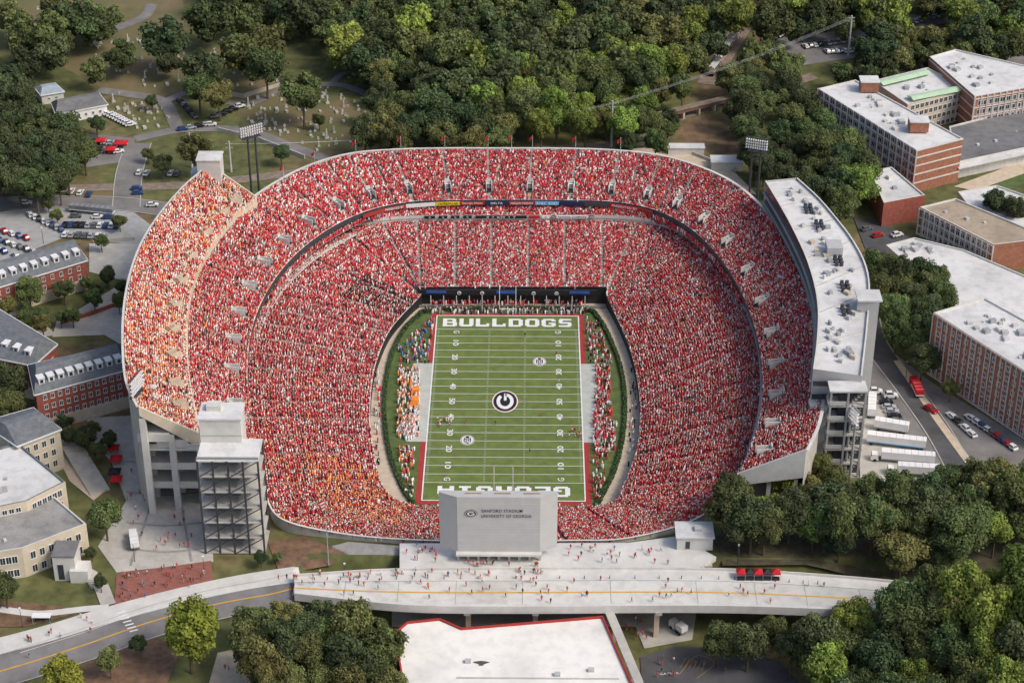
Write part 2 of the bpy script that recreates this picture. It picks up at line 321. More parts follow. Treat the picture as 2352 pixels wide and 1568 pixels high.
fill(clubA,clubB,False,6,[],[],lambda P,u,t:t*0+.02,'fans seated in the shaded club level below the upper deck','club_level_crowd')
ua=thing('upper_stand','upper seating deck sweeping around three sides above the ribbon boards','seating stand')
cf=[]; 
for p in l1[0:27]:
    j=np.argmin(((ud[:,:2]-p[:2])**2).sum(1)); q=ud[j]; d=q[:2]-p[:2]; cf.append((q[0]+d[0]*.2,q[1]+d[1]*.2,15.05))
strip(zs(l1[0:27],15.03),np.array(cf),np.linspace(0,26,160),False,'concourse_floor',concL,ua)
stand(u0,u1,False,26,'terrace',ua,terr); uu=np.linspace(0,29,240)
strip(zs(u0,20.5),zs(u0,ZU0+.6),uu,False,'deck_fascia',steelD,ua)
strip(zs(u0,ZU0+.6),outw(zs(u0,ZU0+.6),.6),uu,False,'rail_coping',concL,ua)
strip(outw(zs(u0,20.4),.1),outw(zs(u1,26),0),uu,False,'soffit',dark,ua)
strip(zs(u1,8),zs(u1,ZU1+1.2),uu,False,'outer_wall',conc,ua); strip(zs(u1,ZU1+1.2),outw(zs(u1,ZU1+1.2),1.),uu,False,'rim',concL,ua)
for u_ in range(9,21): aisle(u0,u1,False,u_,.9,ua)
port=[q+.0 for q in range(2,29)]; Pa=cr(u0,port,False);Pb=cr(u1,port,False)
for a,b in zip(Pa,Pb):
    d=b-a; L=np.linalg.norm(d[:2]); e=d[:2]/L; rz=math.atan2(e[1],e[0]); k=MB(); c=a+d*.26; z=c[2]
    for s in(-1,1): k.box((0,s*1.0,.9),(4.6,.25,2.4))
    k.box((2.2,0,1.6),(.3,1.8,2.6)); k.box((-.2,0,-.2),(4.4,1.8,.3),m=1); k.box((1.4,0,1.2),(1.,1.8,.2),m=0); k.box((2.,0,.6),(.1,1.7,1.6),m=1)
    o=k.build('stairwell_portal',[concL,dark],ua); o.location=(c[0],c[1],z); o.rotation_euler[2]=rz
fill(u0,u1,False,26,[q for q in np.arange(0,29.1,1.)]+[.5+q for q in range(0,12)]+[.5+q for q in range(17,29)],port,lambda P,u,t:np.where(u<9,.06,.012),'packed crowd of red shirted fans in the curved upper deck','upper_deck_crowd')
ta=thing('top_stand','steep third seating deck high on the left side with orange and red fans','seating stand')
stand(t0,t1,False,28,'terrace',ta,tan); ut=np.linspace(0,10,90)
strip(zs(t0,30),zs(t0,ZT0+1.2),ut,False,'front_fascia',cream,ta); strip(zs(t0,ZT0+1.2),outw(zs(t0,ZT0+1.2),1.1),ut,False,'front_coping',cream,ta)
strip(zs(t1,10),zs(t1,ZT1+1),ut,False,'outer_wall',conc,ta); strip(zs(t1,ZT1+1),outw(zs(t1,ZT1+1),.7),ut,False,'rim',concL,ta)
tp=[.9+.9*i for i in range(10)]; Pa=cr(t0,tp,False);Pb=cr(t1,tp,False)
for a,b in zip(Pa,Pb):
    d=b-a; e=d[:2]/np.linalg.norm(d[:2]); k=MB(); c=a+d*.22
    for s in(-1,1): k.box((0,s*1.15,.9),(4,.3,2.4))
    k.box((2,0,1.4),(.3,2,2.4)); k.box((-.2,0,-.2),(3.6,2,.3),m=1)
    o=k.build('stairwell_portal',[tan,concD],ta); o.location=(c[0],c[1],c[2]); o.rotation_euler[2]=math.atan2(e[1],e[0])
fill(t0,t1,False,28,[q*.5 for q in range(0,21)],tp,lambda P,u,t:.24+.1*(u<5)+.05*np.sin(u*1.7+t*6),'crowd of orange and red fans filling the steep top deck','top_deck_crowd',aw=.6,pale=.2,dens=.93)
for nm,a,b,zb in(('end_wall',t0[0],t1[0],1.8),('end_wall',t0[-1],t1[-1],1.8)):
    k=MB(); o_=np.array([0,-.6 if a[1]<0 else .6,0]); V=[a+[0,0,1.2],b+[0,0,1.2],b-[0,0,zb],a-[0,0,zb+2]]; V=[np.array(v) for v in V]
    k.add([v for v in V]+[v+o_ for v in V],[(0,1,2,3),(7,6,5,4),(0,4,5,1),(1,5,6,2),(2,6,7,3),(3,7,4,0)]); k.build(nm,cream,ta)
A,B=t0[0],t1[0]
for f,zt in((.02,31),(.5,36),(.97,43)):
    p=A+(B-A)*f
    for dy in(.5,9,17): 
        k=MB(); k.box((p[0],p[1]+dy,(zt+9)/2),(1.7,1.8,zt-9)); k.build('pier',concL,ta)
m=(A+B)/2
for i,z in enumerate((17.5,24,30.5)):
    k=MB(); k.box((m[0],m[1]+9,z),(17.5,17,.8)); k.box((m[0],m[1]+.9,z+1.),(16,.3,1.3)); k.build('ramp_slab',concL,ta)
k=MB(); k.box((m[0],m[1]+20,20),(17,.6,22)); k.build('rear_wall',concD,ta)
for z,(c_) in((34,.3),(37,.62)): k=MB(); q=A+(B-A)*c_; k.box((q[0]-3,q[1]+2,z-1.5),(9,5,2.6)); k.build('raker_beam',concL,ta)
for a,b,ze,zf in((u0[-1],u1[-1],19,24),(u0[0],u1[0],12,12)):
    k=MB(); V=[a+[0,0,1],b+[0,0,1.5],[b[0],b[1],zf],[a[0],a[1],ze]]; V=[np.array(v,float) for v in V]; o_=np.array([0,-.7,0])
    k.add(V+[v+o_ for v in V],[(0,1,2,3),(7,6,5,4),(0,4,5,1),(1,5,6,2),(2,6,7,3),(3,7,4,0)]); k.build('end_wall',concL,ua)
for f in(.1,.5,.9):
    q=u0[-1]*(1-f)+u1[-1]*f; MB().box((q[0],q[1]+1.2,14),(1.2,1.2,16)).build('pier',conc,ua)
q=(u0[-1]+u1[-1])/2; MB().box((q[0],q[1]+6,14.5),(18,.5,12)).build('concourse_wall',concD,ua)
def yint(P,x): return float(np.interp(x,[p[0] for p in P],[p[1] for p in P]))
def board(x0,x1,y_f,z0,z1,off,bm,txt,tm,root,tw=.85,th=.6):
    zr=ZU0 if z1>20 else 15
    p=at(x0,yint(y_f,x0),zr); q=at(x1,yint(y_f,x1),zr); m=(p+q)/2; L=(q-p).length; rz=math.atan2(q.y-p.y,q.x-p.x); n=Vector((math.sin(rz),-math.cos(rz),0))
    k=MB(); c=m+n*off; k.box((c.x,c.y,(z0+z1)/2),(L*.995,.25,z1-z0),rz); o=k.build('ribbon_board',bm,root)
    if txt:
        c=c+n*.15; w=min(L*tw,len(txt)*(z1-z0)*.62); t=text(txt,w,(z1-z0)*th,tm,(c.x,c.y,(z0+z1)/2),(math.pi/2,0,rz),None,.015); t.parent=o; t.location=Vector((c.x,c.y,(z0+z1)/2))
UF=U0[8:24]
navy=M('navy_panel',(.01,.02,.09)); lblue=M('light_blue_panel',(.1,.4,.7)); yel=M('yellow_panel',(.8,.55,.02))
for a,b,bm,tx,tm in((832,880,redp,'',0),(880,930,redp,'PRESENTED BY',white),(932,1000,white,'',0),(1001,1056,yel,'CATERPILLAR',black),(1057,1113,redp,'Georgia Power',white),(1114,1168,navy,'DELTA',white),(1169,1228,redp,'NISSAN NISSAN',white),(1229,1256,lblue,'AT&T',white),(1257,1284,lblue,'AT&T',white),(1285,1342,navy,'',0),(1343,1400,steelD,'',0),(1401,1470,redb,'PRESENTED BY',white),(1471,1500,redp,'',0)):
    board(a,b,UF,20.7,22.1,.35,bm,tx,tm,ua)
LF=L1[8:19]
for a,b,bm,tx,tm in((975,1000,black,'G',white),(1008,1028,black,'G',white),(1036,1056,black,'G',white),(1064,1084,black,'G',white),(1092,1210,black,'8  7  6:35  1  7',white),(1214,1240,redb,'',0),(1244,1262,white,'G',black),(1266,1276,black,'1942',white),(1278,1350,white,'NATIONAL CHAMPIONS',black),(1352,1364,black,'1980',white)):
    board(a,b,LF,17.25,18.3,.7,bm,tx,tm,cl,.9,.65)
# ---------------------------------------------------------------- playing field
k=MB(); apx=cr(zs(l0,0),np.linspace(0,34,137)[:-1],True); k.add([tuple(p) for p in apx],[tuple(range(len(apx)))]); tag(k.build('perimeter_path',tan),kind='structure')
HP=[(952,1163),(924,1120),(900,1060),(887,1000),(882,935),(886,880),(902,810),(928,760),(958,730),(995,713),(1170,709),(1340,713),(1374,732),(1399,775),(1421,830),(1433,885),(1436,940),(1430,1010),(1414,1075),(1391,1125),(1370,1163)]
hp=np.array([tuple(at(p[0],p[1],0)) for p in HP]); hc=cr(hp,np.linspace(0,20,161),False)
k=MB(); k.add([(p[0],p[1],.03) for p in hc],[tuple(range(len(hc)))]); tag(k.build('grass_surround',turfD),kind='structure')
n=26000; uu_=rng.uniform(0,160,n); i=np.minimum(uu_.astype(int),159); c=hc[i]+(hc[i+1]-hc[i])*(uu_-i)[:,None]; c=c+np.stack([rng.uniform(-.6,.6,n),rng.uniform(-.6,.6,n),rng.uniform(.1,1.2,n)],1)
def quads(c,size,nr=None):
    n=len(c); nrm=rng.normal(size=(n,3)) if nr is None else nr; nrm/=np.linalg.norm(nrm,axis=1)[:,None]
    a=np.cross(nrm,rng.normal(size=(n,3))); a/=np.linalg.norm(a,axis=1)[:,None]; b=np.cross(nrm,a); s=size*rng.uniform(.6,1.3,(n,1))
    V=np.stack([c-a*s-b*s*.7,c+a*s-b*s*.7,c+a*s*.8+b*s*.7,c-a*s*.8+b*s*.7],1); return V.reshape(-1,3),np.arange(4*n).reshape(-1,4)
v_,q_=quads(c,.22); hd_=thing('hedge','low clipped dark green hedge ringing the playing field','hedge'); link('foliage',fast('foliage',v_,q_,hedgem),hd_)
k=MB()
for i in range(160):
    a,b=hc[i],hc[i+1]; m=(a+b)/2; k.box((m[0],m[1],.5),(np.linalg.norm(b-a)*1.05,.9,1.),math.atan2(b[1]-a[1],b[0]-a[0]))
k.build('core',hedgem,hd_)
def rect(k,x0,x1,y0,y1,z,m=0): k.add([(x0,y0,z),(x1,y0,z),(x1,y1,z),(x0,y1,z)],[(0,1,2,3)],m)
HX,HY=24.38,54.86
k=MB(); rect(k,-HX-2.1,HX+2.1,-HY-2.1,HY+2.1,.06); fld=tag(k.build('field_border',redp),kind='structure')
k=MB(); rect(k,-HX,HX,-HY,HY,.09); tag(k.build('football_field',turf),kind='structure')
bench=M('sideline_board',(.46,.48,.44),var=.12)
k=MB(); 
for s in(-1,1): rect(k,*sorted((s*HX,s*(HX+6.6))),-23.5,23.5,.12)
tag(k.build('sideline_area',bench),kind='structure')
k=MB(); z=.15; w=.1
for i in range(21):
    y=-45.72+i*4.572; rect(k,-HX,HX,y-w,y+w,z)
for s in(-1,1):
    rect(k,*sorted((s*HX,s*(HX+.4))),-HY,HY,z+.01); rect(k,-HX-.3,HX+.3,*sorted((s*HY,s*(HY+.4))),z+.02)
    for i in range(100):
        if i%5==0: continue
        y=-45.72+i*.9144
        rect(k,s*6.1-.3,s*6.1+.3,y-.05,y+.05,z); rect(k,s*23.6-.3,s*23.6+.3,y-.05,y+.05,z)
tag(k.build('field_marking',white),kind='structure')
def fieldtext(b,w,h,x,y,rz,off=.03,mat=white,z=.19,sp=1.):
    o=text(b,w,h,mat,(x,y,z),(0,0,rz),None,off,'field_lettering',sp); tag(o,kind='structure'); return o
# end zone words, each letter its own block slab glyph drawn as strokes
GL={'B':[(0,0,.3,1),(.2,.82,.85,1),(.2,.42,.85,.6),(.2,0,.9,.18),(.66,.5,.93,.92),(.7,.08,1,.52)],'U':[(0,.1,.3,1),(.7,.1,1,1),(.1,0,.9,.22)],'L':[(0,0,.3,1),(.2,0,.95,.22),(.75,.1,.95,.4)],'D':[(0,0,.3,1),(.2,.8,.85,1),(.2,0,.85,.2),(.7,.12,1,.88)],'O':[(0,.12,.3,.88),(.7,.12,1,.88),(.12,.8,.88,1),(.12,0,.88,.2)],'G':[(0,.12,.3,.88),(.12,.8,.88,1),(.12,0,.88,.2),(.7,.1,1,.5),(.5,.35,.9,.52),(.7,.66,1,.88)],'S':[(.05,.5,.33,.9),(.12,.8,.95,1),(.1,.4,.9,.6),(.67,.1,.95,.5),(.05,0,.88,.2)],'E':[(0,0,.3,1),(.2,.8,.95,1),(.2,.4,.75,.6),(.2,0,.95,.2)],'R':[(0,0,.3,1),(.2,.8,.85,1),(.2,.38,.85,.56),(.66,.46,.95,.92),(.62,0,.98,.4)],'I':[(.35,0,.68,1),(.15,.82,.88,1),(.15,0,.88,.18)],'A':[(0,0,.28,.75),(.72,0,1,.75),(.1,.7,.9,1),(.2,.25,.8,.43)]}
def word(wd,w,h,cy,flip):
    n=len(wd); cw=w/n
    for i,ch in enumerate(wd):
        k=MB(); x0=-w/2+i*cw+cw*.07
        for j,(a,b,c,d) in enumerate(GL[ch]):
            X0,X1=x0+a*cw*.86,x0+c*cw*.86; Y0,Y1=-h/2+b*h,-h/2+d*h
            if flip: X0,X1,Y0,Y1=-X1,-X0,-Y1,-Y0
            rect(k,X0,X1,cy+Y0,cy+Y1,.19+.003*j)
        tag(k.build('field_lettering',white),kind='structure')
word('BULLDOGS',45.5,5.4,50.3,False); word('GEORGIA',41,5.4,-50.3,True)
for i in range(1,10):
    y=-45.72+i*9.144; t=str(min(i,10-i)*10)
    fieldtext(t,3.6,1.9,-17.4,y,-math.pi/2,.015); fieldtext(t,3.6,1.9,17.4,y,math.pi/2,.015)
for s in(-1,1):
    for t in(-1,1): fieldtext('G',1.7,2.0,s*17.4,t*43.9,s*math.pi/2,.01)
def oval(cx,cy,a,b,z,mat,name='field_logo',n=40):
    k=MB(); k.add([(cx+a*math.cos(2*math.pi*i/n),cy+b*math.sin(2*math.pi*i/n),z) for i in range(n)],[tuple(range(n))]); return tag(k.build(name,mat),kind='structure')
oval(-.2,0,4.2,6.5,.19,white); oval(-.2,0,3.85,6.,.21,redp); oval(-.2,0,3.7,5.8,.23,black); 
def ovalG(k,cx,cz,a,b,f,thk=.36): # an open oval with a bar, f maps (x,z) to a point
    n=36; t0_,t1_=R(38),R(360); o=[];i_=[]
    for j in range(n+1):
        t=t0_+(t1_-t0_)*j/n; o.append(f(cx+a*math.cos(t),cz+b*math.sin(t))); i_.append(f(cx+a*(1-thk)*math.cos(t),cz+b*(1-thk*1.15)*math.sin(t)))
    k.add(o+i_,[(j,j+1,n+2+j,n+1+j) for j in range(n)]); k.add([f(cx+a*.08,cz-b*.16),f(cx+a,cz-b*.16),f(cx+a,cz+b*.14),f(cx+a*.08,cz+b*.14)],[(0,1,2,3)])
k=MB(); ovalG(k,0,0,4.7,2.8,lambda x,z:(-.2-z,x,.27)); tag(k.build('field_logo',white),kind='structure')
for x,y in((11,24.7),(-11.8,-22.6)):
    oval(x,y,2.2,2.8,.19,white); oval(x,y,2.0,2.55,.21,black); oval(x,y,1.85,2.35,.23,white); oval(x,y,1.2,2.2,.25,black); fieldtext('SEC',4.2,1.7,x,y,math.pi/2,.01,white,.28)
def goal(label,y,s):
    g=thing('goal_post',label,'goal post',(0,y,0)); k=MB(); k.tube((0,y+s*2,0),(0,y+s*2,2.6),.18); k.tube((0,y+s*2,2.6),(0,y,3.05),.16); k.build('base_post',white,g)
    MB().tube((-2.82,y,3.05),(2.82,y,3.05),.13).build('crossbar',white,g)
    for q in(-1,1): MB().tube((q*2.82,y,3.05),(q*2.82,y,12.2),.11).build('upright',white,g)
goal('white goal post at the far end zone below the suites',54.86,1); goal('white goal post at the near end zone beside the scoreboard',-54.86,-1)
fs=thing('field_suite','black fronted row of field level suites below the far stand','suite building',(0,62,0))
k=MB(); k.box((0,62.4,5.5),(62,1.2,1.8)); k.build('fascia',black,fs)
k=MB(); k.box((0,65.5,2.2),(60,.4,4.4)); k.build('rear_wall',concD,fs)
for i in range(13): MB().box((-27+i*4.5,62,2.1),(.3,.3,4.2)).build('post',concL,fs)
for x in(-25,-.5,25): MB().box((x,61.7,5.8),(7,.2,1.)).build('blue_sign',blueg,fs)
for x in(-17,-9,9,17):
    o=MB().tube((x,61.78,5.4),(x,61.6,5.4),.7,n=16).build('round_emblem',white,fs)
    t=text('G',.9,.9,black,(x,61.56,5.4),(math.pi/2,0,0),None,.04); t.parent=o
for x in np.arange(-33,34,3.): MB().box((x,60.6,.6),(2.8,.25,1.1)).build('low_wall',steelM,fs)
# ---------------------------------------------------------------- sideline crowds
def scatter(polys,label,name,z=.1,cat='crowd'):
    P=[];C=[]
    for pix,n,pal in polys:
        c=0; xs_=[p[0] for p in pix]; ys_=[p[1] for p in pix]
        while c<n:
            x,y=U(min(xs_),max(xs_)),U(min(ys_),max(ys_))
            if inpoly(x,y,pix): P.append(tuple(at(x,y,z))); C.append(random.choice(pal)); c+=1
    P=np.array(P); d=rng.normal(size=(len(P),2)); return tag(link(name,crowd_mesh(name,P,d,np.array(C,float),pick(HEAD,len(P)),1.05)),label,cat,kind='stuff')
W_=(.8,.8,.8);O_=(.85,.27,.05);R_=(.6,.02,.04);K_=(.02,.02,.02);G_=(.3,.3,.3);B_=(.05,.2,.5)
scatter([([(912,800),(985,740),(1000,730),(985,835),(920,835)],120,[W_,G_,K_,R_,B_]),([(915,845),(965,845),(962,1005),(910,1005)],250,[W_,W_,W_,O_,O_,K_]),([(915,960),(955,960),(950,1010),(915,1010)],130,[W_,W_,W_,O_]),([(912,1030),(952,1030),(948,1150),(930,1130)],90,[W_,O_,W_,K_,R_])],'orange and white team staff crowding the left sideline','left_sideline_crowd')
scatter([([(1345,730),(1375,745),(1408,835),(1352,835)],120,[W_,R_,K_,G_]),([(1368,840),(1400,840),(1408,1010),(1362,1010)],270,[R_,R_,R_,W_,K_,G_]),([(1360,1000),(1418,965),(1412,1040),(1365,1040)],120,[R_,W_,K_]),([(1362,1040),(1402,1040),(1378,1150),(1362,1150)],60,[R_,W_,K_])],'red and white team staff crowding the right sideline','right_sideline_crowd')
scatter([([(975,712),(1350,712),(1350,722),(975,722)],170,[K_,W_,G_]),([(985,686),(1340,686),(1340,702),(985,702)],300,[R_,R_,W_,K_]),([(862,850),(874,850),(872,1100),(858,1000)],35,[R_,W_,K_]),([(1450,850),(1462,900),(1462,1000),(1440,1090),(1445,1000)],35,[R_,W_,K_]),([(960,1162),(1360,1162),(1360,1170),(960,1170)],70,[R_,W_,K_])],'photographers and staff lining the field edge and suites','field_edge_crowd')
for nm,lb_,x,mt in(('bench','orange team bench row on the left sideline',-31.2,orange),('bench','red team bench row on the right sideline',31.2,redb)):
    b_=thing(nm,lb_,'bench',(x,0,0)); 
    for y in(-12,-4,4,12): k=MB(); k.box((x,y,.45),(.5,6,.1)); k.box((x+(.3 if x>0 else -.3),y,.9),(.1,6,.6)); k.box((x,y-2.7,.2),(.4,.1,.4)); k.box((x,y+2.7,.2),(.4,.1,.4)); k.build('seat',mt,b_)
for x,y in((-29.5,-1),(-29.5,5)):
    k=MB(); k.box((x,y,1.1),(2.6,3.2,1.8),tx=.8,ty=.8); tag(k.build('equipment_tent',orange),'orange covered equipment tent on left sideline, '+('nearer' if y<0 else 'farther')+' of the pair','tent')
# ---------------------------------------------------------------- people
def person_mesh_bm(st):
    J=[((0,0,.95),.13),((0,0,1.15),.14),((0,0,1.38),.15),((0,0,1.5),.06),((0,.01,1.6),.1),((0,.01,1.7),.09)]; E=[(0,1),(1,2),(2,3),(3,4),(4,5)]
    for s in(-1,1):
        n=len(J); J+=[((s*.1,0,.9),.095),((s*.11,s*st*.12,.5),.07),((s*.11,s*st*.3-.02,.08),.05),((s*.12,s*st*.3+.12,.04),.045)]; E+=[(0,n),(n,n+1),(n+1,n+2),(n+2,n+3)]
        n=len(J); J+=[((s*.2,0,1.4),.065),((s*.26,-s*st*.1,1.13),.05),((s*.27,-s*st*.25+.08,.9),.04),((s*.27,-s*st*.27+.1,.82),.035)]; E+=[(2,n),(n,n+1),(n+1,n+2),(n+2,n+3)]
    bm=bmesh.new(); ly=bm.verts.layers.skin.verify(); vs=[]
    for i,(c,r) in enumerate(J):
        v=bm.verts.new(c); v[ly].radius=(r,r); v[ly].use_root=(i==0); vs.append(v)
    for a,b in E: bm.edges.new((vs[a],vs[b]))
    me=bpy.data.meshes.new('p'); bm.to_mesh(me); bm.free(); o=bpy.data.objects.new('p',me); col.objects.link(o); o.modifiers.new('s','SKIN'); sb=o.modifiers.new('d','SUBSURF'); sb.levels=1
    bpy.context.view_layer.update(); r=bpy.data.meshes.new_from_object(o.evaluated_get(bpy.context.evaluated_depsgraph_get())); bpy.data.objects.remove(o); return r
hairm=M('hair',(.06,.035,.02)); shirts={'red':M('red_shirt',(.6,.018,.035)),'white':M('white_shirt',(.78,.78,.76)),'black':M('black_shirt',(.02,.02,.022)),'blue':M('blue_shirt',(.05,.15,.45)),'orange':orange,'grey':M('grey_shirt',(.25,.25,.26))}
trous=[M('denim',(.05,.07,.13)),M('khaki',(.35,.28,.2)),M('dark_shorts',(.02,.02,.025))]
PM={}
for pi,st in enumerate((0.12,.7,1.0)):
    base=person_mesh_bm(st)
    for sn,(sc_,sm) in enumerate(shirts.items()):
        me=base.copy(); me.materials.clear()
        for m in(skin,sm,trous[(pi+sn)%3],hairm): me.materials.append(m)
        for p in me.polygons:
            c=p.center; z=c.z
            p.material_index=3 if (z>1.68 or (z>1.55 and c.y<-.03)) else 0 if z>1.49 else (1 if z>1.12 or (z>.93 and abs(c.x)<.2) else (0 if abs(c.x)>.2 or z<.45 else 2)); p.use_smooth=True
        PM[(pi,sc_)]=me
def person(p,shirt,place,scale=1.,face=None):
    o=bpy.data.objects.new('person',PM[(random.choice((0,1,1,2)),shirt)]); col.objects.link(o); o.location=p; o.rotation_euler[2]=U(0,6.28) if face is None else face; s=scale*U(.93,1.06); o.scale=(s,s,s)
    tag(o,f'person in a {shirt} top {place}','person',f'people in {shirt} {place}')
def people(pix,n,z,place,w=None):
    xs_=[p[0] for p in pix]; ys_=[p[1] for p in pix]; c=0
    while c<n:
        x,y=U(min(xs_),max(xs_)),U(min(ys_),max(ys_))
        if inpoly(x,y,pix):
            p=gnd(x,y) if z is None else at(x,y,z)
            if z is None: p.z+=.3
            person(p,random.choices(list(shirts),w or [55,14,16,5,2,8])[0],place,1.1); c+=1
people([(640,1314),(1260,1310),(1260,1322),(640,1332)],44,12.1,'by the far parapet of the bridge')
people([(690,1330),(1350,1322),(1350,1385),(940,1385),(700,1360)],42,12.1,'crossing the left and middle bridge deck')
people([(1350,1322),(1900,1345),(1900,1385),(1350,1388)],20,12.1,'crossing the right part of the bridge deck')
people([(930,1255),(1005,1255),(1020,1300),(930,1300)],16,12.4,'on the concourse left of the scoreboard')
people([(1300,1255),(1540,1255),(1540,1298),(1300,1298)],24,12.4,'on the concourse right of the scoreboard')
people([(1060,1293),(1235,1293),(1235,1303),(1060,1303)],16,12.4,'at the gate under the scoreboard')
people([(275,1320),(470,1295),(480,1340),(270,1390)],44,None,'at the brick paved gate on the left')
people([(290,1080),(440,1110),(470,1280),(300,1290)],36,None,'on the grey plaza beside the stair tower')
people([(20,1470),(250,1400),(260,1440),(30,1530)],12,None,'on the pavement beside the curving road')
people([(1430,1420),(1520,1430),(1500,1480),(1440,1470)],10,None,'on the paving below the bridge')
people([(1500,1505),(1620,1500),(1700,1545),(1500,1565)],12,None,'in the lower right parking lot')
people([(500,1530),(560,1500),(600,1560),(500,1567)],4,None,'in the courtyard under the near trees')
for i in range(16): person(at(1020+U(-18,18),972+U(-9,9),.16),random.choice(['white','white','orange']),'huddled on the left of the field')
for i in range(12): person(at(1325+U(-22,10),998+U(-9,9),.16),random.choice(['red','red','white']),'huddled near the right sideline')
for x,y,c in((1072,972,'red'),(1138,975,'black'),(1217,1040,'black'),(1206,773,'black'),(1278,815,'red'),(1311,975,'red'),(1246,955,'red'),(1283,880,'white')): person(at(x,y,.16),c,f'standing alone on the pitch, {"left" if x<1160 else "right"} half')
# ---------------------------------------------------------------- scoreboard
YB=-100.7; xl=at(1052,1290,12).x; xr=at(1240,1290,12).x; xbl=at(1011,1280,12).x; xbr=at(1279,1280,12).x; zt=ztop((xl+xr)/2,YB,1143)
sb=thing('scoreboard','huge grey backed scoreboard standing on the near concourse','scoreboard',((xl+xr)/2,YB,12))
poly=[(xl,YB),(xr,YB),(xbr,YB+2.4),(xbr,YB+3.1),(xbl,YB+3.1),(xbl,YB+2.4)]
MB().prism(poly,15.5,zt).build('cabinet',panel,sb); MB().prism([(p[0]*1.002,p[1]) for p in poly],zt,zt+.2).build('cap',panel,sb)
for x in(-7,1,9): MB().box(((xl+xr)/2+x,YB+1.8,zt+.26),(4.5,.5,.1)).build('rust_stain',M('rust_stain',(.3,.2,.13)),sb)
seam=M('seam_grey',(.53,.53,.53),var=.03)
def sf(px,py): q=atY(px,py,YB-.2); return q
ztx=sf(1150,1179).z
for i in range(1,9):
    z=15.5+(zt-15.5)*i/9
    if abs(z-ztx)>1.6: MB().box(((xl+xr)/2,YB-.02,z),(xr-xl,.04,.08)).build('seam',seam,sb)
MB().box(((xl+xr)/2,YB-.6,15.2),(xr-xl+1,1.8,.6)).build('canopy',concL,sb)
for i in range(9):
    x=xl+(xr-xl)*i/8; MB().box((x,YB+.5,13.6),(.7,.7,3.2)).build('column',conc,sb)
MB().box(((xl+xr)/2,YB+3,13.6),(xr-xl,.3,3.1)).build('rear_wall',dark,sb)
p=sf(1153,1173); text('SANFORD STADIUM',11.2,1.0,black,(p.x,p.y,p.z),(math.pi/2,0,0),sb,.008,sp=1.1); p=sf(1163,1185); text('UNIVERSITY OF GEORGIA',13.8,1.0,black,(p.x,p.y,p.z),(math.pi/2,0,0),sb,.008,sp=1.1)
p=sf(1082,1178.5); n=32
for a,b,m,dy in((1.75,1.1,black,-.02),(1.6,.95,white,-.06),(1.45,.84,black,-.1)):
    k=MB(); k.add([(p.x+a*math.cos(2*math.pi*i/n),p.y+dy,p.z+b*math.sin(2*math.pi*i/n)) for i in range(n)],[tuple(range(n))]); k.build('emblem_oval',m,sb)
k=MB(); ovalG(k,0,0,1.08,.63,lambda x,z:(p.x+x,p.y-.15,p.z+z)); k.build('emblem_letter',white,sb)
# ---------------------------------------------------------------- concourse and bridge
cp=[at(*q,12) for q in((918,1249),(918,1310),(1600,1309),(1645,1280),(1560,1232),(1440,1248))]
MB().prism([(p.x,p.y) for p in cp],10.8,12.3).build('concourse',concL); tag(bpy.data.objects['concourse'],kind='structure')
br=thing('road_bridge','long pale concrete road bridge crossing in front of the scoreboard','bridge',tuple(at(1300,1350,12)))
FE=[(676,1325),(900,1312),(1200,1309),(1600,1310),(1850,1322),(2100,1345),(2330,1385)]; NE=[(676,1368),(930,1394),(1200,1398),(1600,1396),(1850,1402),(2100,1415),(2330,1450)]
fe=np.array([tuple(at(a,b,12)) for a,b in FE]); ne=np.array([tuple(at(a,b,12)) for a,b in NE]); ub=np.linspace(0,6,61)
bridgem=MRoof('bridge_concrete',(.66,.65,.61),.5)
strip(fe,ne,ub,False,'deck',bridgem,br); strip(fe-[0,0,1.4],ne-[0,0,1.4],ub,False,'soffit',concD,br); strip(ne+[0,0,.9],ne-[0,0,1.6],ub,False,'near_parapet',concL,br)
strip(ne+[0,0,.9],ne+[0,.35,.9],ub,False,'parapet_cap',concL,br); strip(fe+[0,0,.9],fe-[0,0,1.6],ub,False,'far_parapet',concL,br); strip(fe+[0,0,.9],fe+[0,.35,.9],ub,False,'parapet_cap',concL,br)
fl=fe*.72+ne*.28+[0,0,.14]; strip(fe+[0,0,.14],fl,ub,False,'pavement',concL,br); strip(fl,fl-[0,0,.13],ub,False,'kerb',concD,br)
nl=fe*.12+ne*.88+[0,0,.14]; strip(nl,ne+[0,0,.14],ub,False,'pavement',concL,br); strip(nl-[0,0,.13],nl,ub,False,'kerb',concD,br)
mid=fe*.42+ne*.58; strip(mid+[0,.3,.03],mid+[0,-.3,.03],ub,False,'centre_line',yellow,br)
for i in range(12):
    q=cr(fe,[i*.5],False)[0]; w_=cr(ne,[i*.5],False)[0]; k=MB(); m=(q+w_)/2; k.box((m[0],m[1],11.98+.06),(.12,abs(w_[1]-q[1])*.98,.02)); k.build('deck_joint',concD,br)
for px in(760,1075,1230,1510,1800):
    for f in(.15,.85):
        q=at(px,1310,12).lerp(at(px,1395,12),f); z0=hgt(q.x,q.y)-.5
        k=MB(); k.box((q.x,q.y,(z0+10.5)/2),(1.4,1.4,10.5-z0)); k.build('pier',tan,br)
    q=at(px,1352,12); MB().box((q.x,q.y,10.1),(1.8,17,1.)).build('crosshead',conc,br)
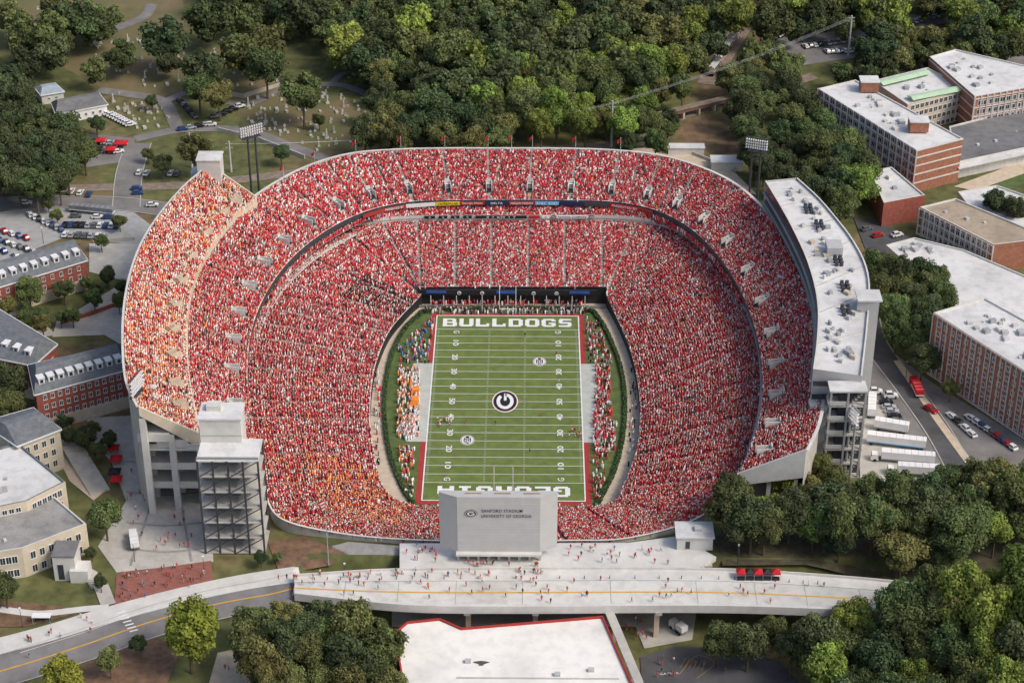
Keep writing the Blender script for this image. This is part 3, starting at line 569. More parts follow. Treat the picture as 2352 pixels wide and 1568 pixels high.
def canopy(p,col_m,label,s=3.,group=None,h=2.2):
    t=thing('canopy_tent',label,'tent',tuple(p),0,group)
    k=MB(); x,y,z=p; k.add([(x-s/2,y-s/2,z+h),(x+s/2,y-s/2,z+h),(x+s/2,y+s/2,z+h),(x-s/2,y+s/2,z+h),(x,y,z+h+.9)]+[(x-s/2,y-s/2,z+h-.3),(x+s/2,y-s/2,z+h-.3),(x+s/2,y+s/2,z+h-.3),(x-s/2,y+s/2,z+h-.3)],[(0,1,4),(1,2,4),(2,3,4),(3,0,4),(0,1,6,5),(1,2,7,6),(2,3,8,7),(3,0,5,8)]); k.build('canopy',col_m,t)
    for a in(-1,1):
        for b in(-1,1): MB().tube((x+a*s/2*.97,y+b*s/2*.97,z),(x+a*s/2*.97,y+b*s/2*.97,z+h),.05,n=4).build('leg',steel,t)
    return t
ordn=['first','second','third','fourth','fifth','sixth','seventh','eighth','ninth','tenth','eleventh','twelfth']
for i in range(5):
    c=canopy(at(1701+i*20,1326,12.15),[redb,black,redb,black,redb][i],f'{["red","black","red","black","red"][i]} canopy tent on the bridge, {ordn[i]} from left of five',2.5)
    k=MB(); p=at(1701+i*20,1328,12.15); k.box((p.x,p.y-.6,p.z+.5),(2,.6,1.)); k.build('draped_table',black,c)
# stair and lift tower, near left
st=thing('stair_tower','grey steel framed stair tower beside the concrete lift shaft','tower',tuple(at(540,1275,10)))
p=at(540,1275,10); cx,cy=p.x,p.y+6; zt2=ztop(cx,p.y,1062); wX,wY=17,11
for i in range(7):
    z=10.5+(zt2-10.5)*i/6; MB().box((cx,cy,z),(wX,wY,.4)).build('floor_slab' if i<6 else 'roof',conc if i<6 else roofw,st)
for i in range(5):
    for j in(0,1):
        x=cx-wX/2+.2+i*(wX-.4)/4; y=cy+(j-.5)*(wY-.4); MB().box((x,y,(10+zt2)/2),(.5,.5,zt2-10)).build('column',steelD,st)
for i in range(6):
    z0=10.5+(zt2-10.5)*i/6;z1=10.5+(zt2-10.5)*(i+1)/6
    for x0,x1 in((cx+.3,cx+wX/2-.3),(cx-wX/2+.3,cx-.3)): MB().tube((x0,cy-wY/2-.1,z0),(x1,cy-wY/2-.1,z1),.15,n=4).build('cross_brace',steelD,st)
    MB().box((cx-3,cy+2.5,(z0+z1)/2),(wX-7,5,z1-z0-.8)).build('wall_panel',steelM,st)
    k=MB(); 
    for j in range(8): k.box((cx+2+j*.75,cy-2,z0+(z1-z0)*(j+.5)/8),(.75,3,.2))
    k.build('stair_flight',concL,st)
    MB().box((cx,cy-wY/2+.4,z1+.6 if i<5 else z1+.8),(wX,.1,.8)).build('railing',steel,st)
ls=thing('lift_shaft','pale concrete lift shaft rising above the near left corner of the stands','tower',tuple(at(505,1230,10)))
q=at(507,1000,44); zt3=ztop(q.x,q.y,965)
k=MB(); k.box((q.x,q.y+4,(9+zt3)/2),(11.5,8,zt3-9)); k.build('shaft',concL,ls); MB().box((q.x,q.y+4,zt3+.3),(12,8.5,.6)).build('roof',roofw,ls); MB().box((q.x-2,q.y+5,zt3+1.4),(4,3,1.8)).build('plant_box',concL,ls)
MB().box((q.x+2.5,q.y-.05,zt3-9),(1.5,.1,2)).build('door',concD,ls); MB().box((q.x,q.y-.06,zt3-5),(11.5,.08,.3)).build('joint_band',conc,ls)
g=thing('ticket_building','small white flat roofed building at the right end of the concourse','building',tuple(at(1595,1255,12)))
gp=at(1595,1262,12); MB().box((gp.x,gp.y+3,14.3),(10,7,4.2)).build('wall',concL,g); MB().box((gp.x,gp.y+3,16.6),(10.8,7.8,.4)).build('roof',roofw,g); MB().box((gp.x+1,gp.y+3,17.3),(2,2,.9)).build('roof_vent',panel,g); MB().box((gp.x-2,gp.y-.55,14),(1.2,.1,2.4)).build('door',glass,g)
MB().box((gp.x,gp.y-6,14.3-2.8),(9,2.2,.4)).build('landing',conc,g)
# ---------------------------------------------------------------- suite building (right rim)
ZS=42
RI=[(1757,420),(1790,475),(1820,530),(1850,595),(1870,660),(1878,720),(1875,790),(1867,852)]
RO=[(1832,413),(1878,455),(1920,503),(1958,553),(1988,610),(1998,670),(1992,760),(1980,868)]
ri=RG([p+(ZS,) for p in RI]);ro=RG([p+(ZS,) for p in RO]); su=thing('suite_building','curved white roofed suite and press building along the right rim','stadium building',(100,0,10)); us=np.linspace(0,7,57)
strip(ri,ro,us,False,'roof',roofw,su); strip(ri+[0,0,.8],zs(ri,30),us,False,'seating_side_wall',glass,su); strip(ro+[0,0,.8],zs(ro,9),us,False,'outer_wall',panel,su)
strip(ri+[0,0,.8],outw(ri,.5)+[0,0,.8],us,False,'roof_edge',concL,su); strip(ro+[0,0,.8],outw(ro,-.5)+[0,0,.8],us,False,'roof_edge',concL,su)
for z in(35,38.5): strip(outw(zs(ri,z),-.8),outw(zs(ri,z),.2),us,False,'balcony_slab',conc,su)
for e in(0,-1):
    k=MB(); a,b=ri[e],ro[e]; k.add([(a[0],a[1],ZS+.8),(b[0],b[1],ZS+.8),(b[0],b[1],9),(a[0],a[1],9)],[(0,1,2,3)]); k.build('end_wall',panel,su)
a,b=ri[-1],ro[-1]
for z in(30,34.5,39): 
    k=MB(); k.box(((a[0]+b[0])/2,(a[1]+b[1])/2-.2,z),(b[0]-a[0],.3,1.6)); k.build('glazing_band',glass,su)
MB().box((a[0]+2,a[1]-2,21),(5,4,23)).build('corner_pier',concL,su)
for i in range(60):
    u_=U(.2,6.8); f=U(.2,.8); c=cr(ri,[u_],False)[0]*(1-f)+cr(ro,[u_],False)[0]*f; MB().box((c[0],c[1],ZS+.6),(U(.6,1.8),U(.6,2.2),U(.6,1.4)),U(0,1)).build('roof_unit',random.choice([panel,steel,concL,tan]),su)
for u_ in(1.5,2.2,3.6,4.6,5.4):
    c=cr((ri+ro)/2,[u_],False)[0]
    for i in range(6): MB().tube((c[0]+(i%2)*1.6,c[1]+(i//2)*2,ZS),(c[0]+(i%2)*1.6,c[1]+(i//2)*2,ZS+1.6),.65,n=10).build('fan_unit',steelD,su)
c=cr((ri+ro)/2,[3.1],False)[0]; MB().box((c[0]+1,c[1],ZS+1.6),(5,6,3.2)).build('plant_room',panel,su)
for u_ in(1.,2.,3.,4.,5.,6.):
    a_=cr(ri,[u_],False)[0];b_=cr(ro,[u_],False)[0]; MB().tube(tuple(a_+[0,0,.1]),tuple(b_+[0,0,.1]),.18,n=4).build('roof_joint',conc,su)
tp_=[at(*q,46) for q in((1970,668),(2020,672),(2020,694),(1970,690))]; tw=thing('service_tower','grey panelled service tower behind the suite building','tower',(tp_[0].x,tp_[0].y,10))
MB().prism([(p.x,p.y) for p in tp_],9,46).build('wall',panel,tw); c=(tp_[0]+tp_[2])/2; MB().box((c.x,c.y,46.3),(7.6,7,.5)).build('roof',roofw,tw)
for i in range(8): MB().box(((tp_[2].x+tp_[3].x)/2,tp_[3].y-.12,14+i*4),(6.8,.2,1.4)).build('dark_panel',steelM,tw)
p=at(1930,1098,10); ztt=ztop(p.x,p.y+3,888); rtw=thing('ramp_tower','dark open stair tower at the near end of the suite building','tower',(p.x,p.y,10))
for i in range(7): MB().box((p.x,p.y+3,10+(ztt-10)*i/6),(11,5.6,.6)).build('floor_slab',conc if i<6 else roofw,rtw)
for a in(-1,0,1):
    for b in(0,1): MB().box((p.x+a*5,p.y+.4+b*5,(10+ztt)/2),(.6,.6,ztt-10)).build('column',steel,rtw)
MB().box((p.x+1.5,p.y+4,(10+ztt)/2-1),(7.5,3,ztt-12)).build('inner_core',steelD,rtw)
for i in range(6):
    z0=10+(ztt-10)*i/6; MB().box((p.x-3,p.y-.0,z0+1.2),(4.6,.2,1.3)).build('guard_panel',panel,rtw)
    k=MB()
    for j in range(6): k.box((p.x+1+j*.7,p.y+1.3,z0+(ztt-10)/6*(j+.5)/6),(.7,1.6,.2))
    k.build('stair_flight',conc,rtw)
p=at(480,400,46); b_=thing('roof_cabin','white stair cabin at the far top corner of the third deck','building',(p.x,p.y,10)); z_=ztop(p.x,p.y,372)
MB().box((p.x,p.y+4,(10+z_)/2),(8,7,z_-10)).build('wall',concL,b_); MB().box((p.x,p.y+4,z_+.2),(8.6,7.6,.4)).build('roof',roofw,b_); MB().box((p.x-5,p.y+6,(10+z_-6)/2),(4,5,z_-16)).build('side_shaft',panel,b_)
# ---------------------------------------------------------------- masts, flags, poles
def mast(label,px,pyr,zr,pyt,zb,w,h,yaw,legs=2,tilt=.25,m=steelD):
    p=at(px,pyr,zr); z=ztop(p.x,p.y,pyt); t=thing('floodlight_mast',label,'floodlight mast',(p.x,p.y,zb))
    c,s=math.cos(yaw),math.sin(yaw)
    for i in range(legs):
        o=(i-(legs-1)/2)*3.; MB().tube((p.x+o*c,p.y+o*s,zb),(p.x+o*c,p.y+o*s,z-h/2),.45,.35,8).build('leg',m,t)
    nrm=Vector((s,-c,-tilt)).normalized()
    MB().box((p.x,p.y,z-h/2),(w,.5,.5),yaw).box((p.x,p.y,z+h/2),(w,.3,.3),yaw).box((p.x,p.y,z-h/2-1.),(w*.8,1.6,.12),yaw).build('lamp_frame',m,t)
    for r_ in range(4):
        k=MB()
        for j in range(10):
            o=(j-4.5)*w/10; q=Vector((p.x+o*c,p.y+o*s,z-h/2+h*(r_+.5)/4)); k.tube(q,q+nrm*.7,.2,.34,8)
        k.build('lamp_row',white,t)
    for r_ in range(5): MB().box((p.x,p.y,z-h/2+h*r_/4),(w,.15,.15),yaw).build('frame_bar',m,t)
mast('tall floodlight mast with two black legs beside the far end of top deck',588,462,24,298,10,9,4,R(35))
mast('floodlight mast with lamp board behind the right upper deck',1730,455,30,330,10,8,4,R(-20))
mast('floodlight mast leaning over the outer edge of the left top deck',318,935,42,880,24,8,5,R(75),2)
mast('grey floodlight mast between ramp tower and television trucks',1945,1100,10,950,10,7,5,R(-70),2,m=steel)
pst=M('pole_grey',(.45,.46,.46))
for i,(x,y) in enumerate(((652,417),(724,384),(818,358),(921,350),(1022,348),(1121,348),(1175,348),(1223,348),(1322,349),(1425,353))):
    p=at(x,y,ZU1+1.2); t=thing('flagpole',f'red flag on a thin pole on the far rim, {ordn[i]} from left of ten','flagpole',tuple(p)); MB().tube(p,p+Vector((0,0,6.5)),.12,.08).build('pole',pst,t)
    k=MB(); V=[]; n=6
    for j in range(n+1): V+=[(p.x-j*.2,p.y+.15*math.sin(j*1.3+i),p.z+6.4-.18*j),(p.x-j*.2,p.y+.15*math.sin(j*1.3+i+.4),p.z+5.2-.2*j)]
    k.add(V,[(2*j,2*j+1,2*j+3,2*j+2) for j in range(n)]); k.build('flag',redb,t)
p=gnd(755,1300); t=thing('flagpole','tall flagpole with striped flag rising from the garden by the stands','flagpole',tuple(p)); z=ztop(p.x,p.y,1145); MB().tube(p,(p.x,p.y,z),.14,.08).build('pole',pst,t)
k=MB()
for j in range(7): k.add([(p.x-.1,p.y,z-.2-j*.55),(p.x-1.4+.1*j,p.y-.2,z-1-j*.5),(p.x-1.4+.1*j,p.y-.2,z-1.5-j*.5),(p.x-.1,p.y,z-.75-j*.55)],[(0,1,2,3)],j%2)
k.build('flag',[redb,white],t)
def upole(label,px,py,pt,wood=False):
    p=gnd(px,py); z=ztop(p.x,p.y,pt); t=thing('utility_pole',label,'utility pole',tuple(p)); MB().tube(p,(p.x,p.y,z),.5,.32,8).build('pole',pst,t)
    for d in(1,2.6): MB().box((p.x,p.y,z-d),(2.8,.2,.2)).build('crossarm',pst,t)
    return Vector((p.x,p.y,z))
w1=upole('tall grey utility pole rising behind the middle of the far stand',1404,338,232); w2=upole('tall utility pole beside the top right car park',1948,130,36); w3=upole('thin utility pole left of the far stand',531,395,325); w4=upole('utility pole with short arms behind the far rim flags',1053,340,296); w5=upole('thin lamp pole near the white stair cabin',441,385,305)
def wire(a,b,label,n=16):
    k=MB(); a=Vector(a);b=Vector(b); q=a
    for i in range(1,n+1):
        t_=i/n; r=a.lerp(b,t_); r.z-=4*t_*(1-t_)*(a-b).length*.015; k.tube(q,r,.045,n=3); q=r
    tag(k.build('power_line',pst),label,'power line')
for dx in(-1.2,0,1.2):
    s_={-1.2:'left',0:'middle',1.2:'right'}[dx]; o=Vector((dx,0,-1))
    wire(w1+o,w2+o,f'{s_} strand of the power line between the two tall poles'); wire(w4+o,w1+o,f'{s_} strand of the power line along the far rim'); wire(w3+o,w4+o,f'{s_} strand of the power line from the left pole to the rim')
# ---------------------------------------------------------------- ground surfaces
cemg=M('cemetery_grass',(.14,.155,.05),var=.3,scale=.06,c2=(.2,.15,.08))
drape('lawn',[(500,170),(760,190),(900,330),(700,350),(560,290)],cemg,.03); drape('lawn',[(-60,-20),(420,-20),(430,220),(250,210),(60,110)],cemg,.03); drape('lawn',[(0,442),(300,440),(300,462),(0,462)],cemg,.03)
drape('car_park',[(-40,620),(-40,492),(60,478),(300,482),(350,520),(322,605),(285,560),(150,545)],M('pale_car_park',(.36,.36,.355),var=.15))
ribbon('road',[(-60,472),(100,466),(260,468),(400,484)],10,asphL,kerb=True); ribbon('road',[(290,478),(297,400),(318,330)],10,asphL,.16,kerb=True)
drape('car_park',[(165,305),(310,318),(300,370),(200,385),(160,345)],asphL)
ribbon('path',[(310,320),(420,298),(560,300),(650,330),(760,370)],5.5,asphL); ribbon('path',[(410,300),(375,235),(300,218),(225,208)],5.5,asphL,.15); ribbon('path',[(375,235),(440,215),(560,240),(660,205),(770,195),(840,215)],4,asphL,.17); ribbon('path',[(200,105),(260,70),(330,40),(350,10)],5,asphL); ribbon('path',[(760,195),(790,170),(860,160),(900,190),(880,225),(830,215)],3,asphL,.17)
ribbon('railway_track',[(-60,440),(200,432),(430,425),(700,395),(1000,355),(1250,345),(1440,325),(1560,270),(1700,225),(1870,175)],6,rust,.11)
ribbon('railway_track',[(1705,60),(1680,100),(1648,150),(1625,195)],9,rust,.14)
drape('car_park',[(1760,80),(2010,70),(2050,110),(1990,130),(1780,160)],asphL); drape('car_park',[(2060,40),(2200,15),(2230,40),(2080,75)],asphL); drape('car_park',[(2230,125),(2352,110),(2400,160),(2260,160)],asphL)
drape('plaza',[(200,960),(300,955),(480,1010),(490,1290),(268,1315),(225,1255),(290,1150),(255,1060),(205,1010)],conc); ribbon('paving_band',[(330,1000),(350,1130),(300,1300)],.7,concD,.2); ribbon('paving_band',[(400,1060),(420,1180),(440,1290)],.7,concD,.2)
for y in(1060,1130,1200,1260): ribbon('paving_band',[(290,y),(380,y+8),(470,y)],.7,concD,.2)
drape('brick_plaza',[(268,1318),(485,1288),(490,1345),(262,1402)],paver,.12)
drape('plaza',[(205,560),(330,560),(318,620),(300,650),(205,625)],conc,.12); drape('plaza',[(200,700),(300,640),(290,800),(240,770),(120,775),(130,740)],conc,.12); drape('plaza',[(-60,690),(60,705),(130,770),(60,780),(-60,700)],conc,.12)
drape('plaza',[(100,985),(160,975),(240,1130),(215,1150),(160,1105)],tan,.12); ribbon('pavement',[(-60,1010),(40,1035)],3,conc,.2); ribbon('pavement',[(150,1290),(220,1330),(250,1390)],4,conc,.2); ribbon('pavement',[(0,1400),(90,1410),(190,1400),(250,1395)],2.5,concL,.2)
ribbon('pavement',[(-60,1500),(100,1458),(260,1410),(420,1368),(560,1338),(690,1325)],7,concL,.2); ribbon('road',[(-80,1565),(60,1525),(200,1480),(350,1428),(500,1388),(620,1366),(690,1358)],13,asphL,.14,kerb=True); ribbon('road_marking',[(-80,1565),(60,1525),(200,1480),(350,1428),(500,1388),(620,1366),(690,1358)],.5,yellow,.2)
ribbon('road_marking',[(60,1525),(200,1480),(350,1428),(500,1388)],.15,white,.2,off=5); 
for i in range(7): ribbon('crossing_stripe',[(268+i*5,1412+i*7-2),(287+i*5,1407+i*7-2)],.5,white,.22)
drape('garden_bed',[(615,1245),(700,1232),(790,1270),(760,1305),(640,1312)],mulch,.12); drape('plaza',[(762,1255),(800,1245),(925,1255),(925,1312),(765,1308)],concD,.12); drape('garden_bed',[(-30,1380),(60,1385),(210,1400),(60,1440),(-30,1440)],mulch,.12); drape('garden_bed',[(150,1500),(330,1460),(420,1480),(380,1580),(180,1580)],mulch,.1)
drape('loading_yard',[(1990,790),(2040,800),(2140,880),(2400,1040),(2400,1110),(1980,1110),(1960,1000)],asphL); drape('pavement',[(1975,900),(2000,900),(2075,1000),(2180,1110),(1975,1110)],conc,.12)
ribbon('road',[(1985,700),(2010,790),(2090,900),(2160,1000),(2220,1110)],8,asph,.2,kerb=True); ribbon('pavement',[(2060,830),(2150,960),(2230,1070)],2.5,tan,.28)
drape('plaza',[(900,1398),(1600,1400),(1590,1470),(1480,1490),(1460,1440),(900,1440)],conc); drape('car_park',[(1470,1510),(1550,1485),(1690,1488),(1790,1520),(1900,1640),(1480,1640)],asph,.1)
drape('forest_floor',[(1640,1240),(1700,1190),(2450,1120),(2450,1330),(1850,1312),(1660,1300)],M('forest_floor',(.08,.07,.04),var=.4),.1)
drape('plaza',[(500,1500),(640,1470),(720,1640),(460,1640)],tan,.12)
ribbon('road_marking',[(1560,1550),(1600,1508),(1640,1525),(1600,1560)],.1,yellow,.25); 
for i in range(6): ribbon('road_marking',[(1575+i*9,1512+i*2),(1562+i*10,1535+i*1)],.08,yellow,.25)
p=gnd(1545,1549); o=text('GATE 10',5,.8,white,(p.x-1,p.y,p.z+.5),(0,0,.1),None,.0,'field_lettering'); tag(o,kind='structure')
drape('lawn',[(2185,470),(2250,440),(2352,400),(2360,420),(2220,480)],turfD); drape('plaza',[(2190,430),(2352,370),(2352,400),(2240,440)],tan)
drape('car_park',[(1960,500),(2010,505),(2115,560),(2110,600),(1990,580)],asph)
drape('concourse_walk',[(1440,345),(1560,335),(1690,400),(1740,450),(1700,440),(1560,372)],tan,.14)
# stepped walk beside the cream hall
a=gnd(150,1010);b=gnd(232,1135); k=MB(); m_=(b-a); rz=math.atan2(m_.y,m_.x)
for i in range(24):
    r=a.lerp(b,i/24); k.box((r.x,r.y,10.3+.06*(24-i)),(m_.length/24*.98,6,.5+.12*(24-i)/2),rz)
tag(k.build('outdoor_steps',conc),'broad concrete outdoor steps descending beside the cream hall','steps')
# ---------------------------------------------------------------- buildings
def outn(p,q,c):
    d=Vector((q.y-p.y,-(q.x-p.x),0)).normalized(); return d if d.dot((p+q)/2-c)>0 else -d
def winmesh(w,h,mf,mg):
    k=MB()
    for c,d in(((0,.06,h/2),(w+.2,.14,.12)),((0,.06,-h/2),(w+.3,.22,.14)),((-w/2,.06,0),(.12,.14,h)),((w/2,.06,0),(.12,.14,h)),((0,.07,0),(.08,.1,h))): k.box(c,d)
    g_=MB(); g_.add([(-w/2,.03,-h/2),(w/2,.03,-h/2),(w/2,.03,h/2),(-w/2,.03,h/2)],[(0,1,2,3)]); return k.mesh('window',mf),g_.mesh('pane',mg)
def wins(root,p,q,c,zl,n,w,h,mf=None,mg=None,margin=1.5):
    nn=outn(p,q,c); a=math.atan2(-nn.x,nn.y); f,g_=winmesh(w,h,mf or white,mg or glass); L=(q-p).length
    for z in zl:
        for i in range(n):
            t_=(margin+(L-2*margin)*(i+.5)/n)/L; r=p.lerp(q,t_)
            o=link('window',f,root,False); o.location=Vector((r.x,r.y,z))-root.location; o.rotation_euler[2]=a; link('pane',g_,o,False)
def bld(label,pix,zr,wall,roof,wn=(),zb=9,name='building',bands=(),units=0,bm=None,par=.6,cat='building'):
    P=[at(a,b,zr) for a,b in pix]; c=sum(P,Vector())/len(P); t=thing(name,label,cat,(c.x,c.y,zb)); n=len(P)
    inn=[]
    for i in range(n):
        n0=outn(P[i-1],P[i],c);n1=outn(P[i],P[(i+1)%n],c); m=(n0+n1); m=m/max(.5,m.length_squared/2); inn.append(P[i]-m*.45)
    k=MB(); V=[(p.x,p.y,zb) for p in P]+[(p.x,p.y,zr) for p in P]; k.add(V,[(i,(i+1)%n,n+(i+1)%n,n+i) for i in range(n)]); k.build('wall',wall,t)
    k=MB(); V=[(p.x,p.y,zr) for p in P]+[(p.x,p.y,zr) for p in inn]+[(p.x,p.y,zr-par) for p in inn]; k.add(V,[(i,(i+1)%n,n+(i+1)%n,n+i) for i in range(n)]+[(n+i,n+(i+1)%n,2*n+(i+1)%n,2*n+i) for i in range(n)]); k.build('parapet',bm or concL,t)
    k=MB(); k.add([(p.x,p.y,zr-par) for p in inn],[tuple(range(n))]); k.build('roof',roof,t)
    for (e,zl,nw,w,h) in wn: wins(t,P[e],P[(e+1)%n],c,zl,nw,w,h)
    for e,zl in bands:
        p,q=P[e],P[(e+1)%n]; nn=outn(p,q,c); m=(p+q)/2+nn*.1; 
        for z in zl: MB().box((m.x,m.y,z),((q-p).length,.25,.5),math.atan2(q.y-p.y,q.x-p.x)).build('floor_band',concL,t)
    for i in range(units):
        a,b=U(.2,.8),U(.2,.8); r=P[0].lerp(P[1],a).lerp(P[-1].lerp(P[-2],a),b); s=U(.6,2.2); MB().box((r.x,r.y,zr-par+s*.3),(s,s*U(.7,1.4),s*.6),U(0,.5)).build('roof_unit',random.choice([panel,concL,steel]),t)
    return t,P,c
t,P,c=bld('long white roofed brick block at upper right with gridded window bays',[(1880,203),(2107,345),(2212,318),(1965,183)],28,brick,roofw,[(0,[12.5,16,19.5,23,26.2],16,2.2,2.0)],bands=[(0,[10.5,14.2,17.8,21.4,24.8,27.8]),(1,[14.2,17.8,21.4,24.8,27.8])],units=26,name='brick_building')
for i in range(17): 
    r=P[0].lerp(P[1],i/16); MB().box((r.x-.15,r.y-.15,19),(.5,.5,18)).build('pilaster',concL,t)
for px,py in((1995,205),(2108,297)):
    q=at(px,py,28); MB().box((q.x,q.y,30),(7,6,4)).build('brick_penthouse',brick,t); MB().box((q.x,q.y,32.2),(7.6,6.6,.4)).build('penthouse_roof',roofw,t)
t,P,c=bld('white roofed brick wing in the top right corner',[(2240,222),(2370,200),(2420,165),(2195,113),(2135,130)],27,brick,roofw,[(0,[12.5,16.3,20,23.8],9,2.2,2)],bands=[(0,[10.5,14.4,18.2,22,25.8]),(4,[14.4,18.2,22,25.8])],units=14,name='brick_building')
for i in range(10): r=P[0].lerp(P[1],i/9); MB().box((r.x,r.y-.2,18.5),(.6,.5,17)).build('pilaster',concL,t)
bld('cream windowed wing with pale green strip roof between the brick blocks',[(2085,240),(2228,203),(2130,155),(2005,185)],24,cream,roofw,[(0,[12,15.4,18.8,22],12,1.7,2)],units=5,name='linking_wing')
gw=bpy.data.objects['linking_wing']; a=at(2090,226,24.5);b=at(2222,200,24.5); m=(a+b)/2; MB().box((m.x,m.y,25),((b-a).length,5,.8),math.atan2(b.y-a.y,b.x-a.x),ty=.3).build('green_roof_strip',green_roof,gw)
a=at(2020,192,24.5);b=at(2130,165,24.5); m=(a+b)/2; MB().box((m.x,m.y,25),((b-a).length,5,.8),math.atan2(b.y-a.y,b.x-a.x),ty=.3).build('green_roof_strip',green_roof,gw)
bld('low grey roofed hall with white colonnade at right edge',[(2200,372),(2420,325),(2420,255),(2330,252),(2180,290)],17,concL,roofg,units=3,name='low_hall'); 
tc=bpy.data.objects['low_hall']
for i in range(14):
    r=at(2206+i*11.5,378-i*2.5,15.); MB().box((r.x,r.y-1,12.5),(.5,.5,6)).build('column',white,tc)
a,b=at(2203,384,15.),at(2360,350,15.); m=(a+b)/2; MB().box((m.x,m.y-1,15.7),((b-a).length+3,3,.5),math.atan2(b.y-a.y,b.x-a.x)).build('colonnade_roof',roofw,tc)
bld('plain brick hall with flat white roof beside the bright tree',[(1998,392),(2030,466),(2125,448),(2048,383)],20,brickR,roofw,units=2,name='brick_hall')
t,P,c=bld('brick block with brown gravel roof and ribbon windows at right',[(2113,475),(2283,562),(2420,545),(2352,520),(2195,455)],21,brick,rooft,[(0,[12,15.2,18.4],14,1.8,1.8)],bands=[(0,[10.4,13.7,17,20.4])],units=3,name='brick_building')
for i in range(15): r=P[0].lerp(P[1],i/14); MB().box((r.x-.15,r.y-.2,15),(.45,.4,11)).build('pilaster',concL,t)
bld('sprawling low laboratory block with patched white flat roof',[(2035,562),(2130,645),(2205,715),(2420,790),(2420,660),(2215,573),(2100,545)],16,cream,roofw,units=22,name='low_building')
bld('square white roofed annex behind the brown roofed brick block',[(2200,440),(2230,478),(2352,520),(2420,470),(2290,425)],17,cream,roofw,units=4,name='annex')
t,P,c=bld('tall brick laboratory block with white roof and window grid at right edge',[(2145,717),(2420,893),(2420,770),(2262,683)],33,brick,roofw,[(0,[12.5,16,19.5,23,26.5,30],16,1.3,1.7)],bands=[(0,[10.8,32.6])],units=26,name='brick_building')
for i in range(25): r=P[0].lerp(P[1],i/24); MB().box((r.x-.15,r.y-.2,21.5),(.3,.3,22)).build('pilaster',concL,t)
t,P,c=bld('large white roofed hall with red edging in front of the bridge',[(905,1450),(935,1426),(1010,1418),(1060,1440),(1385,1413),(1462,1590),(1480,1660),(940,1660)],10,brickR,MRoof('bright_white_roof',(.84,.82,.77),.75),zb=-1,name='white_roofed_hall',units=0,bm=redp)
for px,py in((1280,1550),(1358,1540),(1075,1520)): q=at(px,py,9.4); MB().box((q.x,q.y,9.8),(1.6,1.2,.8)).build('roof_vent',panel,t)
q=at(1105,1522,9.45); k=MB(); k.add([(q.x+2.6*math.cos(i)*(.6+.4*math.sin(i*3)),q.y+1.*math.sin(i),9.46) for i in [j*.4 for j in range(15)]],[tuple(range(15))]); k.build('roof_stain',asph,t)
q=at(1235,1557,9.45); MB().box((q.x,q.y,9.5),(42,.5,.1)).build('roof_walkway',conc,t)
a=at(1385,1400,10.5);b=at(1455,1568,10.5); m=(a+b)/2; wk=thing('footbridge','narrow concrete footway running along the side of white roofed hall','footbridge',(m.x,m.y,0)); MB().box((m.x+1.5,m.y,10.4),(2.4,(b-a).length,.4),math.atan2(b.y-a.y,b.x-a.x)-math.pi/2).build('deck',conc,wk)
for f in(.2,.8): r=a.lerp(b,f); MB().box((r.x+1.5,r.y,5),(.8,.8,10)).build('pier',conc,wk)
def gable(label,pix,ze,rh,wall,wn,dn=0,name='brick_dormitory',zb=9,roof=None):
    P=[at(a,b,ze) for a,b in pix]; c=sum(P,Vector())/4; t=thing(name,label,'building',(c.x,c.y,zb)); k=MB(); k.prism([(p.x,p.y) for p in P],zb,ze-.02); k.build('wall',wall,t)
    E=[p+(p-c).normalized()*.6 for p in P]; r0=(P[0]+P[3])/2;r1=(P[1]+P[2])/2; ax=(r1-r0).normalized()
    a=r0+ax*1.5+Vector((0,0,rh)); b=r1-ax*1.5+Vector((0,0,rh)); d=(P[3]-P[0]).normalized()*1.2
    k=MB(); k.add([E[0],E[1],b-d,a-d,E[3],E[2],b+d,a+d],[(0,1,2,3),(4,5,6,7),(3,2,6,7),(0,3,7,4),(1,2,6,5)]); k.build('roof',roof or roofs,t)
    k=MB()
    for i in range(4): p,q=E[i],E[(i+1)%4]; m=(p+q)/2; k.box((m.x,m.y,ze-.15),((q-p).length,.35,.4),math.atan2(q.y-p.y,q.x-p.x))
    k.build('eave_trim',white,t)
    if dn:
        for e in(0,1):
            p,q=P[e],P[(e+1)%4]; nn=outn(p,q,c); m=(p+q)/2+nn*.06; MB().box((m.x,m.y,zb+2.6),((q-p).length,.15,5.2),math.atan2(q.y-p.y,q.x-p.x)).build('stone_base',cream,t)
    for (e,zl,nw,w,h) in wn: wins(t,P[e],P[(e+1)%4],c,zl,nw,w,h)
    rz=math.atan2(P[1].y-P[0].y,P[1].x-P[0].x)
    for i in range(dn):
        f=(i+.5)/dn; q=P[0].lerp(P[1],f).lerp(a.lerp(b,f),.42); o=MB().box((q.x,q.y,q.z+.5),(1.9,2.6,1.9),rz).build('dormer',white,t); MB().box((q.x,q.y,q.z+1.55),(2.2,2.9,.2),rz).build('dormer_roof',white,o); n_=outn(P[0],P[1],c); g_=q+n_*1.32; MB().box((g_.x,g_.y,q.z+.5),(1.,.06,1.2),rz).build('pane',glass,o)
    return t
gable('red brick dormitory with grey dormered roof beside left car park',[(-110,692),(198,598),(168,556),(-110,632)],21,4.5,brickR,[(0,[12.2,15.6,18.8],14,1.1,1.7),(1,[12.2,15.6,18.8],3,1.1,1.7)],12)
gable('red brick dormitory with dormers closest to the left deck',[(82,905),(290,848),(278,790),(68,838)],24,4.5,brickR,[(0,[11.8,15.2,18.6,22],11,1.1,1.7),(1,[11.8,15.2,18.6,22],3,1.1,1.7)],9)
gable('red brick dormitory wing with grey roof at left edge',[(-60,810),(75,838),(128,790),(-20,700)],23,4.5,brickR,[(0,[12,15.4,18.8],6,1.1,1.7),(1,[12,15.4,18.8],4,1.1,1.7)],5)
